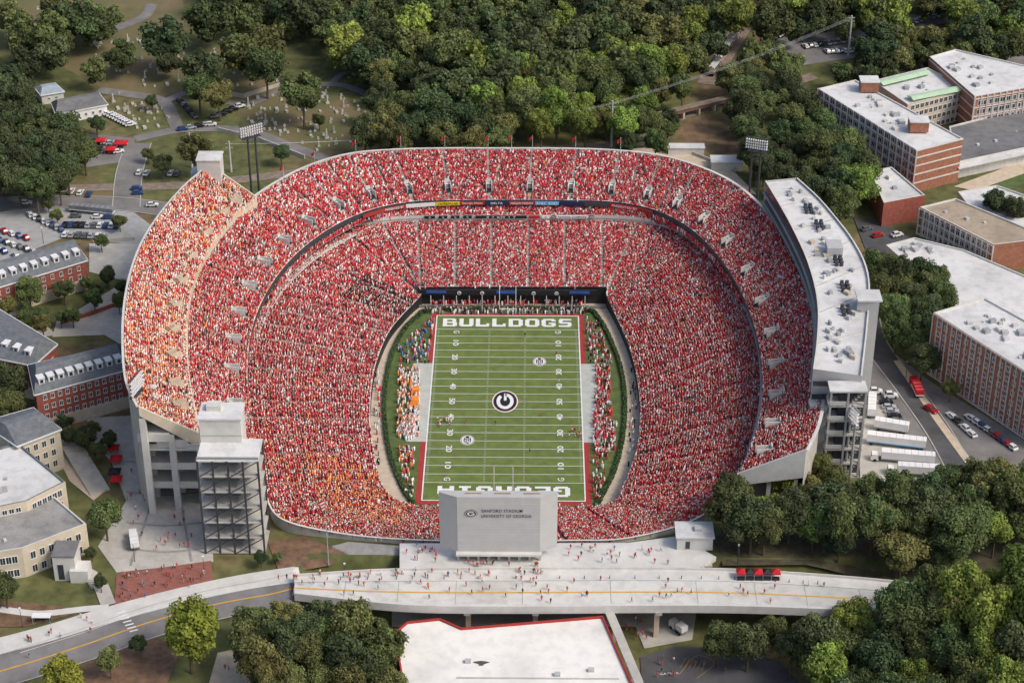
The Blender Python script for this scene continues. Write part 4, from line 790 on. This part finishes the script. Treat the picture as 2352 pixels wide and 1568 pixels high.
gable('cream hall with slate hipped roof left of the plaza',[(40,1022),(137,985),(75,938),(-40,970)],24,3,cream,[(0,[13,17,21],4,1.4,2.2),(1,[13,17,21],3,1.4,2.2)],0,'cream_hall')
bld('cream hall with white flat roof behind dark mansard edge on left',[(-60,1175),(60,1150),(150,1105),(40,1015),(-60,1045)],23,cream,roofw,[(1,[12,16,20],6,1.4,2.2),(0,[20.6],6,1.4,1.6)],units=6,name='cream_hall',bm=roofs)
bld('cream stone building with weathered grey roof in lower left',[(-60,1275),(50,1258),(198,1202),(120,1135),(-60,1180)],20,cream,MRoof('weathered_roof',(.36,.35,.34),.1),[(0,[12,16.5],6,1.5,2.4),(1,[12,16.5],6,1.5,2.4)],units=2,name='cream_building')
q=at(150,1262,18); en=thing('entrance_tower','white stepped entrance block of the cream building','building',(q.x,q.y,9)); MB().box((q.x,q.y,13.6),(6,7,9)).build('wall',concL,en); MB().box((q.x,q.y,18.3),(6.4,7.4,.4)).build('roof',roofg,en); MB().box((q.x+4,q.y-2,11.5),(5,5,5)).build('porch',concL,en); MB().box((q.x-1,q.y-3.55,13),(1.6,.1,5)).build('window',glass,en)
for i in range(5): MB().box((q.x+8+i*.5,q.y-4-i*.6,10.9-i*.25),(5,.7,.3)).build('step',conc,en)
p=gnd(180,262); gable('small white house with grey hipped roof by the cemetery gate',[(130,262),(245,240),(225,215),(120,235)],p.z+4.5,3.,white,[(0,[p.z+2],6,1,1.3)],0,'cottage',p.z-1,roofg)
p=gnd(115,212); gable('small barn with blue grey metal roof behind the white house',[(95,218),(145,210),(125,192),(80,200)],p.z+4,2,concL,[(0,[p.z+1.8],2,1,1)],0,'barn',p.z-1,M('metal_roof',(.3,.36,.42)))
a=gnd(1548,275);b=gnd(1690,238); tr=thing('railway_trestle','rusty steel railway trestle crossing the wooded gap','railway bridge',tuple(a)); m=(a+b)/2; rz=math.atan2(b.y-a.y,b.x-a.x)
rs=M('rusty_steel',(.2,.11,.08)); MB().box((m.x,m.y,m.z+3.2),((b-a).length+14,3,1.4),rz).build('girder',rs,tr); MB().box((m.x,m.y,m.z+4),((b-a).length+14,3.6,.2),rz).build('track_bed',rust,tr)
for i in range(4):
    r=a.lerp(b,(i+.5)/4); MB().box((r.x,r.y,r.z+1.2),(.8,3.2,2.8),rz).build('trestle_leg',tan,tr)
cs=[(1688,88),(1676,108),(1662,130),(1648,153),(1632,178)]
for i in range(4):
    a=gnd(*cs[i]);b=gnd(*cs[i+1]); m=(a+b)/2; rz=math.atan2(b.y-a.y,b.x-a.x); L=(b-a).length-.8; t=thing('railway_car',f'white passenger railway car with red stripe, {ordn[i]} from the far end of four','railway car',tuple(m)); z=m.z+.3
    MB().box((m.x,m.y,z+2.3),(L,2.9,2.6),rz).box((m.x,m.y,z+3.75),(L*.98,2.2,.4),rz).build('body',concL,t); MB().box((m.x,m.y,z+1.5),(L*1.002,2.96,.5),rz).build('stripe',redp,t); MB().box((m.x,m.y,z+2.7),(L*.92,2.95,.7),rz).build('window_band',glass,t)
    for s in(-.35,.35): r=m.lerp(b,s*2) if s>0 else m.lerp(a,-s*2); MB().box((r.x,r.y,z+.5),(3,2.2,.8),rz).build('bogie',rubber,t)
# ---------------------------------------------------------------- vehicles
def carproto():
    t=thing('parked_car','x','car'); k=MB()
    pr=[(-2.2,.35),(-2.25,.8),(-2.0,.95),(-1.2,1.0),(.9,1.0),(1.9,.88),(2.25,.7),(2.25,.35)]; n=len(pr)
    k.add([(x,-.9,z) for x,z in pr]+[(x,.9,z) for x,z in pr],[(i,(i+1)%n,n+(i+1)%n,n+i) for i in range(n)]+[tuple(range(n))[::-1],tuple(range(n,2*n))])
    V=[(-1.9,-.8,.98),(1.0,-.8,.98),(1.0,.8,.98),(-1.9,.8,.98),(-1.4,-.66,1.48),(.3,-.66,1.48),(.3,.66,1.48),(-1.4,.66,1.48)]
    k.add([(x*.98,y*.98,z) for x,y,z in V[:4]]+V[4:],[(4,5,6,7),(0,1,5,4),(1,2,6,5),(2,3,7,6),(3,0,4,7)]); k.build('body',carm,t)
    g_=MB(); 
    for f in((0,1,5,4),(1,2,6,5),(2,3,7,6),(3,0,4,7)):
        P=[Vector(V[i]) for i in f]; c=sum(P,Vector())/4; o=Vector((c.x+.3,c.y,0)).normalized()*.03; g_.add([c+(p-c)*.88+o for p in P],[(0,1,2,3)])
    g_.build('windows',glass,t)
    for x in(-1.4,1.45):
        for s in(-1,1): MB().tube((x,s*.72,.34),(x,s*.93,.34),.34,n=12).build('wheel',rubber,t)
    for s in(-1,1): MB().box((2.25,s*.62,.68),(.08,.35,.16)).build('headlight',white,t)
    return t
CP=carproto(); first=[True]
CC={'white':(.75,.75,.75,1),'silver':(.42,.43,.45,1),'grey':(.13,.135,.14,1),'black':(.015,.015,.018,1),'red':(.4,.015,.02,1),'blue':(.03,.07,.2,1)}
def car(px,py,rz,place,idx=None,c=None,s=1.,sz=1.):
    o=CP if first[0] else copy_tree(CP); first[0]=False; p=gnd(px,py); o.location=(p.x,p.y,p.z+.3); o.rotation_euler[2]=rz; o.scale=(s,s,s*sz)
    c=c or random.choices(list(CC),[32,18,17,13,8,9])[0]
    for ch in o.children:
        if ch.name.startswith('body'): ch.color=CC[c]
    kind='van' if sz>1.2 else 'car'
    if kind=='van': o.name='parked_van'
    tag(o,f'{c} {kind} {place}'+(f', {idx}' if idx else ''),kind,'cars '+place)
def row(x0,y0,x1,y1,n,rz,place,skip=.1,sz=1.,c=None):
    j=0
    for i in range(n):
        if random.random()<skip: continue
        f=i/max(1,n-1); car(x0+(x1-x0)*f,y0+(y1-y0)*f,rz+U(-.04,.04),place,f'number {j+1} from left' if n>1 else None,c=c,sz=sz*U(.95,1.15)); j+=1
row(-5,575,65,602,6,2.2,'at outer edge of left lot'); row(0,555,75,580,6,2.2,'in second row of left lot'); row(10,535,60,550,4,2.2,'in third row of left lot'); row(70,497,140,530,8,2.,'in slanted row beside left road',0); row(150,520,270,522,10,1.5,'in long row of left lot',.05); row(150,542,240,547,7,1.5,'behind long row of left lot',.2); row(175,500,250,503,4,.1,'along upper edge of left lot',.1)
row(145,440,205,450,4,1.5,'on grass strip by the railway',0); row(60,470,350,475,2,.05,'driving on the left road',0); row(320,400,337,402,2,1.5,'on grass right of side road',0,c='white'); row(392,402,408,403,2,1.5,'near the railway left of deck',0); row(315,437,317,447,2,.1,'at road corner by the deck',0,c='blue')
row(250,265,300,290,9,.4,'in white row beside the hedge',0,c='white'); row(415,235,445,270,7,-.9,'along the cemetery lane',0); row(485,290,485,290,1,.1,'at the lane junction',0,c='white'); row(420,300,475,290,4,.3,'beside the cemetery junction',0); row(495,272,565,243,6,.45,'along upper cemetery lane',0,sz=1.15); 
row(180,325,280,335,9,.4,'between the red tents',.1); row(185,352,285,352,9,.4,'below the red tents',.1)
row(1765,95,1790,85,3,1.9,'at left end of far right lot',0); row(1850,110,1985,90,14,1.9,'in middle row of far right lot',.05); row(1900,122,1990,118,10,1.9,'in front row of far right lot',.05); row(2075,60,2215,20,12,1.9,'in the distant lot by the wood',.05); row(2240,135,2352,125,9,1.9,'behind top right brick wing'); row(2070,170,2120,160,4,.4,'beside the wood at upper right',0); row(1830,200,1845,198,1,0,'by the railway embankment',0,c='white')
row(2185,960,2230,1000,4,2.,'in row beside the laboratory block',0); row(2228,965,2322,1030,9,2.1,'in long row below laboratory windows',0); row(2010,905,2045,915,2,0,'above the trailers',0,sz=1.5,c='white'); row(2035,928,2060,970,5,0,'beside the television trailers',0); row(1990,530,2015,545,2,.5,'in the yard behind suite building',0)
car(2137,945,-.9,'on the road below the fire engine',c='red',s=1.15); car(1640,1496,-.05,'at the edge of the lower right lot',c='white',s=1.15,sz=1.4); car(2060,545,.4,'behind plain brick hall',c='white',sz=1.4)
def truck(label,p0,p1,cabc,name='semi_trailer',h=2.7,w=2.5,cab=True,cat='truck',bc=None,stripe=None):
    a,b=gnd(*p0),gnd(*p1); m=(a+b)/2; rz=math.atan2(b.y-a.y,b.x-a.x); L=(b-a).length; t=thing(name,label,cat,(m.x,m.y,m.z+.3),rz)
    off=-1.6 if cab else 0; bl=L-3.2 if cab else L
    def B(n,c,d,mt,**kw): return link(n,MB().box(c,d,**kw).mesh(n,mt),t,False)
    B('cargo_box',(off,0,1.1+h/2),(bl,w,h),bc or white); B('chassis',(0,0,.85),(L*.96,w*.5,.35),steelD)
    for i in range(int(bl/2)): B('roof_rib',(off-bl/2+1+i*2,0,1.12+h),(.12,w*.98,.06),panel)
    B('lower_skirt',(off,0,1.3),(bl*1.003,w*1.01,.35),stripe or steel)
    if cab:
        B('cab',(L/2-1.3,0,1.5),(2.3,w*.9,2.),cabc,tx=.8); B('windscreen',(L/2-.38,0,1.9),(.3,w*.72,.75),glass)
    for x in(-L/2+1.2,-L/2+2.3,L/2-1.4):
        for s in(-1,1): link('wheel',MB().tube((x,s*(w/2-.35),.5),(x,s*(w/2-.02),.5),.5,n=12).mesh('wheel',rubber),t,False)
    return t
truck('white semi trailer with its cab facing left, nearest the trees',(2155,1096),(2035,1088),white); truck('long white semi trailer second nearest the trees',(2145,1068),(1998,1056),white); truck('white and blue broadcast trailer',(2125,1034),(1990,1018),white,stripe=lblue,cab=False); truck('white trailer farthest from the trees',(2085,998),(2008,985),white,cab=False); truck('short white trailer standing beside the ramp tower',(2000,965),(2002,925),white,cab=False,name='box_trailer')
truck('red fire engine on the road between tower and laboratory block',(2112,918),(2095,878),redb,'fire_engine',1.9,2.5,True,'fire engine',redb,stripe=white); truck('white delivery truck parked on the grey left plaza',(312,1268),(306,1230),white,'delivery_truck',2.,2.4,True,'truck'); truck('white medical style van below the bridge',(1572,1462),(1540,1436),white,'medical_van',2.,2.2,True,'van'); truck('dark and white coach beside the left road',(162,486),(262,496),black,'coach',1.9,2.5,False,'bus',steelM,stripe=white)
for i,(x,y) in enumerate(((208,335),(232,332),(275,338),(225,352),(255,352),(283,338))): p=gnd(x,y); canopy(p,redb if i%3 else black,f'{"red" if i%3 else "black"} tailgate tent in the upper left lot, {ordn[i]} of the cluster',4.)
for i,(x,y) in enumerate(((262,1040),(268,1065),(265,1095),(268,1112))): p=gnd(x,y); canopy(p,redb if i!=2 else black,f'{"red" if i!=2 else "black"} canopy on the left plaza edge, {ordn[i]} from the top of four',3.4)
p=gnd(98,1430); t=thing('bus_shelter','small white roofed bus shelter beside the curving road','bus shelter',tuple(p)); MB().box((p.x,p.y,p.z+2.6),(5,2,.2)).build('roof',white,t); MB().box((p.x,p.y+.9,p.z+1.3),(4.8,.08,2.3)).build('back_panel',glass,t); [MB().tube((p.x+a*2.3,p.y+b*.9,p.z),(p.x+a*2.3,p.y+b*.9,p.z+2.6),.07).build('post',steel,t) for a in(-1,1) for b in(-1,1)]
def lamp(px,py,label,h=7):
    p=gnd(px,py); t=thing('street_lamp',label,'street lamp',tuple(p)); MB().tube(p,(p.x,p.y,p.z+h),.12,.07).build('pole',steelD,t); MB().tube((p.x,p.y,p.z+h),(p.x,p.y,p.z+h+.6),.15,.35,8).build('lamp_head',white,t)
for i,(x,y) in enumerate(((792,1310),(310,1290),(52,1440),(1693,1310),(2080,870),(100,560),(470,1320))): lamp(x,y,['street lamp at the left end of the far bridge edge','street lamp in the grey left plaza','street lamp beside the bus shelter','street lamp left of the bridge tents','street lamp by the fire engine','street lamp in the left car park','street lamp by the brick paved gate'][i],6)
for i in range(30):
    q=cr(fl,[.2+i*.135],False)[0]; k=MB(); k.tube((q[0],q[1]+.8,12.14),(q[0],q[1]+.8,13.1),.12,.1); k.tube((q[0],q[1]+.8,13.1),(q[0],q[1]+.8,13.2),.14,.03); tag(k.build('bollard',steelD),'short dark bollard in the row along the bridge kerb','bollard','bollards along the bridge kerb')
# gravestones
gm=[]
k=MB(); k.box((0,0,.5),(.7,.2,1.)); k.box((0,0,.08),(1.,.5,.16)); gm.append(k.mesh('gravestone',stone))
k=MB(); k.box((0,0,.25),(1.2,1.2,.5)); k.box((0,0,1.6),(.6,.6,2.4),tx=.6,ty=.6); k.add([(-.18,-.18,2.8),(.18,-.18,2.8),(.18,.18,2.8),(-.18,.18,2.8),(0,0,3.2)],[(0,1,4),(1,2,4),(2,3,4),(3,0,4)]); gm.append(k.mesh('gravestone',stone))
k=MB(); k.box((0,0,.25),(.9,.9,.5)); k.box((0,0,1.3),(.22,.22,1.9)); k.box((0,0,1.7),(.95,.2,.22)); gm.append(k.mesh('gravestone',stone))
k=MB(); k.box((0,0,.25),(1.,2.2,.5)); gm.append(k.mesh('gravestone',stone))
gn=['low grey headstone','pointed stone obelisk','stone cross monument','flat ledger tomb']
for pix,n,pl in(([(230,60),(420,130),(420,200),(300,200),(210,120)],60,'in the upper left cemetery slope'),([(270,215),(370,245),(400,285),(320,300),(250,240)],35,'in the cemetery corner by the white house'),([(560,180),(760,190),(880,240),(900,330),(720,350),(570,290)],130,'in the cemetery lawn behind the stands'),([(0,0),(230,0),(200,90),(60,100),(0,60)],45,'in the top left corner of the cemetery'),([(400,110),(560,130),(560,200),(430,200)],25,'under the oaks in the cemetery')):
    c=0
    while c<n:
        x,y=U(min(p[0] for p in pix),max(p[0] for p in pix)),U(min(p[1] for p in pix),max(p[1] for p in pix))
        if inpoly(x,y,pix):
            i=random.choices(range(4),[60,12,8,20])[0]; o=link('gravestone',gm[i]); o.location=gnd(x,y); o.rotation_euler[2]=.3+U(-.1,.1); s=U(.8,1.4); o.scale=(s,s,s); tag(o,f'{gn[i]} {pl}','gravestone',f'{gn[i]}s {pl}'); c+=1
for nm,pts in(('stone retaining wall along the cemetery lane below the lawn',[(500,300),(600,325),(700,365)]),('stone retaining wall beside the middle cemetery lane',[(430,205),(560,225),(650,195)]),('pale wall behind the right rim of far stand',[(1440,330),(1560,345),(1690,395)]),('brick terrace wall curving below the left dormitory walkway',[(140,745),(210,725),(290,695)]),('pale terrace wall beside the left car park walkway',[(215,560),(260,555),(310,552)])):
    k=MB()
    for a,b in zip(pts,pts[1:]): a,b=gnd(*a),gnd(*b); m=(a+b)/2; k.box((m.x,m.y,m.z+.7),((b-a).length,.5,1.8),math.atan2(b.y-a.y,b.x-a.x))
    tag(k.build('stone_wall',brickR if 'brick' in nm else conc),nm,'wall')
for i,(x,y,w_,d_,h_) in enumerate(((1668,385,12,6,3.5),(1575,352,14,4,3))):
    p=gnd(x,y); t=thing('service_shed',['pale flat roofed shed by the far right rim','long white service shed along the railway'][i],'shed',tuple(p)); zb=p.z; MB().box((p.x,p.y,zb+h_/2),(w_,d_,h_)).build('wall',concL,t); MB().box((p.x,p.y,zb+h_+.15),(w_+.6,d_+.6,.3)).build('roof',roofw,t)
# ---------------------------------------------------------------- trees
def crown(seed,n,leaf,lobes):
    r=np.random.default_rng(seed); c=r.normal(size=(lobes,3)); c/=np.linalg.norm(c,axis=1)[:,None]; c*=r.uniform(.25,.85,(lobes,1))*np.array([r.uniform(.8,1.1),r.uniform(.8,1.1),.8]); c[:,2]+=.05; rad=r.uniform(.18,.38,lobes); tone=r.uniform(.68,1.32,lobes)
    per=int(n/lobes*1.6); V=[];N=[];T=[]
    for i in range(lobes):
        d=r.normal(size=(per,3)); d[:,2]=np.where(d[:,2]<-.3,-d[:,2],d[:,2]); d/=np.linalg.norm(d,axis=1)[:,None]; p=c[i]+d*rad[i]*r.uniform(.75,1.25,(per,1))
        ok=np.ones(per,bool)
        for j in range(lobes):
            if j!=i: ok&=np.linalg.norm(p-c[j],axis=1)>rad[j]*.8
        p,d=p[ok],d[ok]; V.append(p); N.append(d+r.normal(size=d.shape)*.5); T.append(tone[i]*r.uniform(.72,1.3,len(p))*(.84+.28*(p[:,2]+.3)))  # tone also rises with height: crown shading put into the leaf colour
    p=np.concatenate(V); v,q=quads(p,leaf,np.concatenate(N)); t=np.repeat(np.concatenate(T),4)
    for i in range(lobes):
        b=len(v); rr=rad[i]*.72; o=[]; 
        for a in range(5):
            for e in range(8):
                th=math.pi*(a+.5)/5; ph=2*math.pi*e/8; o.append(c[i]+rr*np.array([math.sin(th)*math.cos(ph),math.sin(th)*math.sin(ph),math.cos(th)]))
        v=np.concatenate([v,np.array(o)]); q=np.concatenate([q,np.array([(b+a*8+e,b+a*8+(e+1)%8,b+(a+1)*8+(e+1)%8,b+(a+1)*8+e) for a in range(4) for e in range(8)])]); t=np.concatenate([t,np.full(40,.6)])  # inner cores get a darker tone, shade inside the crown put into colour
    return v,q,t
CR=[crown(i,4800,.04,22+4*i) for i in range(7)]; CF=[crown(20+i,1900,.06,22+3*i) for i in range(4)]
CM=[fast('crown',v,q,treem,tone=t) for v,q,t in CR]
TM=[]
for s in range(3):
    k=MB(); k.tube((0,0,-1.62),(.03,.02,-.5),.06,.045,7); k.tube((.03,.02,-.5),(0,.03,.35),.045,.02,6)
    for i in range(6):
        a=i*1.05+s; z=-.75+.12*i; k.tube((.02,.02,z),(.5*math.cos(a),.5*math.sin(a),z+.5),.03,.012,5)
    TM.append(k.mesh('trunk',bark))
KEY={'dark':(.085,.115,.048),'mid':(.125,.16,.056),'olive':(.175,.19,.066),'bright':(.225,.29,.062),'yellow':(.33,.35,.055)}
KN={'dark':'dark green','mid':'mid green','olive':'olive green','bright':'light green','yellow':'yellow green'}
trees=[]
def addt(px,py,d,key,label,group=None,hs=1.):
    z=12.
    for _ in range(6):
        p=at(px,py,z); sc=scale_at(p); Rr=d/2/sc; z=hgt(p.x,p.y)+1.5*Rr*hs
    p=at(px,py,z)
    if group and -56<p.x<160 and -123.5<p.y<-102.5: return
    trees.append((p.x,p.y,hgt(p.x,p.y),Rr,key,label,group,hs))
for x,y,d,k_,l_ in((430,1450,165,'yellow','bright yellow green spreading tree beside the curving road'),(240,1185,95,'mid','round tree between cream building and plaza'),(250,1515,75,'olive','rusty olive tree at the lower left edge of road'),(320,1478,52,'dark','small dark tree beside the zebra crossing'),(10,1350,80,'mid','green tree in front of the cream building at left edge'),(150,1550,120,'yellow','yellowish tree cut off by the bottom left edge'),
 (1962,425,110,'bright','bright green tree beside the plain brick hall'),(65,670,75,'olive','olive tree in front of the dormitory by left car park'),(145,665,55,'mid','narrow tree at the right end of left dormitory'),(165,722,50,'mid','round shrub like tree between the dormitories'),(243,630,50,'dark','dark conifer like tree on the left walkway'),(20,880,110,'dark','big dark tree at the left edge beside dormitory'),(20,925,90,'olive','olive tree at left edge above the cream hall'),(232,556,38,'mid','small tree above the left walkway'),(195,1005,65,'dark','dark tree below the dormitory nearest the deck'),(155,968,35,'dark','small dark tree at the corner of the dormitory'),
 (110,468,34,'mid','small tree beside the left road'),(130,494,34,'mid','small tree in the left car park island'),(274,508,38,'mid','small tree at the right end of the left lot'),(372,376,55,'dark','dark rounded tree near the top deck corner'),(500,222,82,'olive','pale olive tree standing alone in the cemetery'),(695,215,120,'mid','broad tree in the middle of the cemetery lawn'),(795,80,115,'bright','pale green spreading tree among the cemetery oaks'),(545,115,115,'mid','left of the three merged oaks in the cemetery'),(605,100,115,'olive','rear of the three merged oaks in the cemetery'),(610,155,105,'mid','front of the three merged oaks in the cemetery'),(470,150,110,'dark','dark oak left of the merged oaks'),(455,205,85,'mid','low oak below the dark oak in the cemetery'),(378,85,120,'dark','dark spreading tree by the cemetery road'),(380,140,70,'dark','smaller dark tree below the one by the cemetery road'),(348,232,36,'dark','small tree by the cemetery junction'),(275,120,85,'mid','tree on the upper left cemetery slope'),(733,275,38,'dark','small conifer on the cemetery lawn'),(645,350,48,'dark','dark holly like tree behind the left rim'),(925,250,100,'mid','tree at the right end of cemetery lawn'),(990,265,115,'dark','dark tree behind the far stand'),(838,300,95,'dark','dark tree close behind the far rim'),(445,345,100,'olive','low spreading tree left of the floodlight mast'),(215,160,75,'mid','tree behind the white house'),(110,75,120,'mid','tree near the top left corner'),(165,35,110,'dark','dark tree at the top left edge'),(225,60,90,'mid','tree right of the dark one at top left edge'),(120,120,95,'dark','dark tree above the barn'),(480,35,120,'mid','tree at top edge left of the wood'),(60,140,85,'dark','dark tree left of the cemetery road'),(340,355,34,'mid','small tree beside the side road'),(220,285,45,'dark','dark bush like tree by the white cars'),(165,285,40,'dark','dark tree in front of the white house'),(20,200,100,'dark','dark tree at left edge by the barn'),(2185,890,55,'mid','small tree in front of laboratory facade'),(2290,465,75,'dark','left dark conifer by the lawn at right edge'),(2330,480,75,'dark','right dark conifer by the lawn at right edge'),(100,425,30,'dark','small bush like tree by the railway'),(250,1010,50,'dark','dark tree beside the left plaza tents'),(600,1280,40,'dark','shrub at the foot of the stair tower'),(230,1335,45,'dark','clipped shrub by the brick plaza'),(640,1280,26,'mid','small shrub in the garden bed by the stands'),(210,1270,32,'dark','small shrub beside the white entrance block'),
 (1745,1085,85,'bright','light green tree at the inner end of right deck wall'),(1800,1100,95,'yellow','yellow green tree below the right deck wall'),(1850,1120,85,'olive','olive tree below the outer end of right deck'),(1680,1130,95,'dark','dark tree overlapping the corner of right lower bowl'),(1700,1210,110,'dark','dark tree right of the ticket building'),(1150,60,120,'dark','broad dark tree in the wood above the far stand'),(1030,120,130,'mid','broad tree at the wood edge right of the cemetery')):
    addt(x,y,d,k_,l_)
def zone(pix,sp,dr,keys,place,n=4000,hs=(.9,1.2),zz=18):
    xs_=[p[0] for p in pix];ys_=[p[1] for p in pix]; pts=[]
    for _ in range(n):
        x,y=U(min(xs_),max(xs_)),U(min(ys_),max(ys_))
        if not inpoly(x,y,pix): continue
        p=at(x,y,zz)
        if any((p.x-q[0])**2+(p.y-q[1])**2<sp*sp for q in pts): continue
        pts.append((p.x,p.y)); key=random.choice(keys); addt(x,y,U(*dr)*scale_at(p),key,f'{KN[key]} broadleaf tree {place}',f'{KN[key]} trees {place}',U(*hs))
D='dark';Mi='mid';Ol='olive';Br='bright'
zone([(1650,1180),(1860,1150),(1900,1130),(2430,1130),(2430,1275),(1880,1270),(1720,1270),(1660,1230)],7.5,(10,17),[D,Mi,Br,Ol,Mi],'between right deck and bridge',6000)
zone([(2070,1385),(2110,1355),(2430,1340),(2430,1420),(2050,1425)],6.5,(13,19),[Br,Mi,Ol,Br],'standing tall in front of the right bridge end',6000,(1.25,1.5))
zone([(1905,1435),(2430,1410),(2430,1630),(1920,1630),(1850,1500)],8,(12,18),[Mi,Mi,Br,Ol,D],'in the wood at lower right corner')
zone([(1620,1415),(1700,1415),(1900,1450),(1900,1560),(1780,1500),(1640,1470)],7,(9,13),[D,Mi,Mi],'below the right end of the bridge')
zone([(1880,1075),(2060,1115),(2180,1095),(2430,1085),(2430,1130),(1900,1130)],7,(9,13),[Mi,Ol,Br],'along the near edge of the trailer yard')
zone([(560,1400),(720,1380),(890,1400),(930,1600),(560,1600)],7,(9,15),[Mi,Ol,Mi,D,Ol],'between road and white roofed hall')
zone([(2010,600),(2150,620),(2180,750),(2120,830),(2020,760)],7.5,(10,14),[Mi,D,Mi],'between suite building and low laboratory')
zone([(1690,250),(1800,200),(1990,330),(1990,400),(1930,470),(1800,430),(1700,330)],9,(11,16),[D,Mi,D],'behind the right rim beside the brick block')
zone([(1180,150),(1560,130),(1580,200),(1440,290),(1220,300)],9.5,(12,19),[Br,Ol,Mi,Br],'in the pale wood behind the far stand')
zone([(1440,290),(1540,270),(1540,330),(1440,330)],8,(9,13),[D,Mi],'beside the railway trestle')
zone([(-40,280),(150,285),(195,340),(190,400),(60,440),(-40,440)],9,(12,17),[D,D,Mi],'in the dark grove at left edge'); zone([(-40,130),(60,180),(50,270),(-40,270)],9,(12,15),[D],'at the left edge above the grove'); zone([(0,10),(250,0),(260,90),(60,120)],15,(13,18),[D,Mi,Ol],'scattered over the top left cemetery')
zone([(840,190),(880,150),(1010,180),(1180,280),(1180,330),(1060,335),(960,310),(900,335),(870,300)],10.5,(11,17),[D,Mi,Ol],'between cemetery lawn and far stand')
zone([(500,-60),(2430,-60),(2430,60),(2230,110),(2200,10),(2050,40),(2060,140),(2010,140),(1990,60),(1780,70),(1700,30),(1620,110),(1560,160),(1180,160),(1100,290),(1020,180),(860,150),(700,70),(640,40),(520,50)],10.5,(12,22),[D,D,Mi,Mi,Ol,Br],'in the far wood along the top',9000)
zone([(1660,200),(1740,100),(1850,140),(1850,180),(1720,230)],10,(12,15),[D,Mi,Ol],'beside the railway cars'); zone([(2030,90),(2200,60),(2350,100),(2230,130),(2060,150)],10,(12,15),[Mi,Ol],'behind the top right brick wing'); zone([(1900,150),(2060,130),(2060,170),(1960,175)],9,(10,13),[D,Mi],'in front of the far right lot')
zone([(50,960),(150,955),(230,990),(230,1040),(150,1000)],6,(5,8),[D,Mi],'along the walkway below the dormitory'); zone([(200,640),(280,620),(290,690),(200,700)],6,(5,7),[D,Mi],'beside the left walkway'); zone([(0,690),(120,705),(150,740),(60,745)],6,(5,8),[D,Mi,Ol],'in the court between the dormitories')
trees.sort(key=lambda t:(t[0]-CAM.x)**2+(t[1]-CAM.y)**2+(1e9 if t[6] and 'far wood' in t[6] else 0)); print('TREES',len(trees))
NT=320
for i,(x,y,z,Rr,key,label,group,hs) in enumerate(trees[:NT]):
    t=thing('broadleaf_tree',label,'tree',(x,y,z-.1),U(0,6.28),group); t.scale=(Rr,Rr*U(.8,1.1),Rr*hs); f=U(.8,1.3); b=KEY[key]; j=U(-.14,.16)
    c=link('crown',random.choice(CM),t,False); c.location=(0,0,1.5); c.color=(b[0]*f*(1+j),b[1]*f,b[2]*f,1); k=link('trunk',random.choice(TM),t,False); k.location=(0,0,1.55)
Vs=[];Qs=[];Cs=[];nb=0
for (x,y,z,Rr,key,label,group,hs) in trees[NT:]:
    v,q,t=random.choice(CF); a=U(0,6.28); ca,sa=math.cos(a),math.sin(a); v=v*Rr; v=np.stack([v[:,0]*ca-v[:,1]*sa+x,v[:,0]*sa+v[:,1]*ca+y,v[:,2]*hs+z+1.3*Rr],1); f=U(.7,1.35); b=np.array(KEY[key])*f*np.array([1+U(-.12,.14),1,1])
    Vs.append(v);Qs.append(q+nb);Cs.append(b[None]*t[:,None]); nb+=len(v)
if Vs: tag(link('distant_wood',fast('distant_wood',np.concatenate(Vs),np.concatenate(Qs),forestm,np.concatenate(Cs))),'dense distant wood of mixed green crowns along the top','wood',kind='stuff')
# ---------------------------------------------------------------- light, camera
w=bpy.data.worlds.new('World'); S.world=w; w.use_nodes=True; n=w.node_tree; bg=n.nodes['Background']; sk=n.nodes.new('ShaderNodeTexSky'); sk.sky_type='NISHITA'; sk.sun_disc=False; sk.sun_elevation=R(47); sk.sun_rotation=R(115); sk.dust_density=4.; n.links.new(sk.outputs[0],bg.inputs[0]); bg.inputs[1].default_value=.15
sl=bpy.data.lights.new('sun','SUN'); sl.energy=1.9; sl.angle=R(15); sl.color=(1,.93,.83); so=bpy.data.objects.new('sun',sl); col.objects.link(so); az=R(118); el=R(47); d=Vector((math.sin(az)*math.cos(el),math.cos(az)*math.cos(el),math.sin(el))); so.rotation_euler=d.to_track_quat('Z','Y').to_euler()
cd=bpy.data.cameras.new('camera'); cd.lens=F/2352*36; cd.sensor_width=36; cd.clip_start=1; cd.clip_end=9000; co=bpy.data.objects.new('camera',cd); col.objects.link(co)
m=Matrix((rt,up,-fw)).transposed().to_4x4(); m.translation=CAM; co.matrix_world=m; S.camera=co
S.view_settings.view_transform='Standard'; S.view_settings.look='None'; S.view_settings.exposure=0
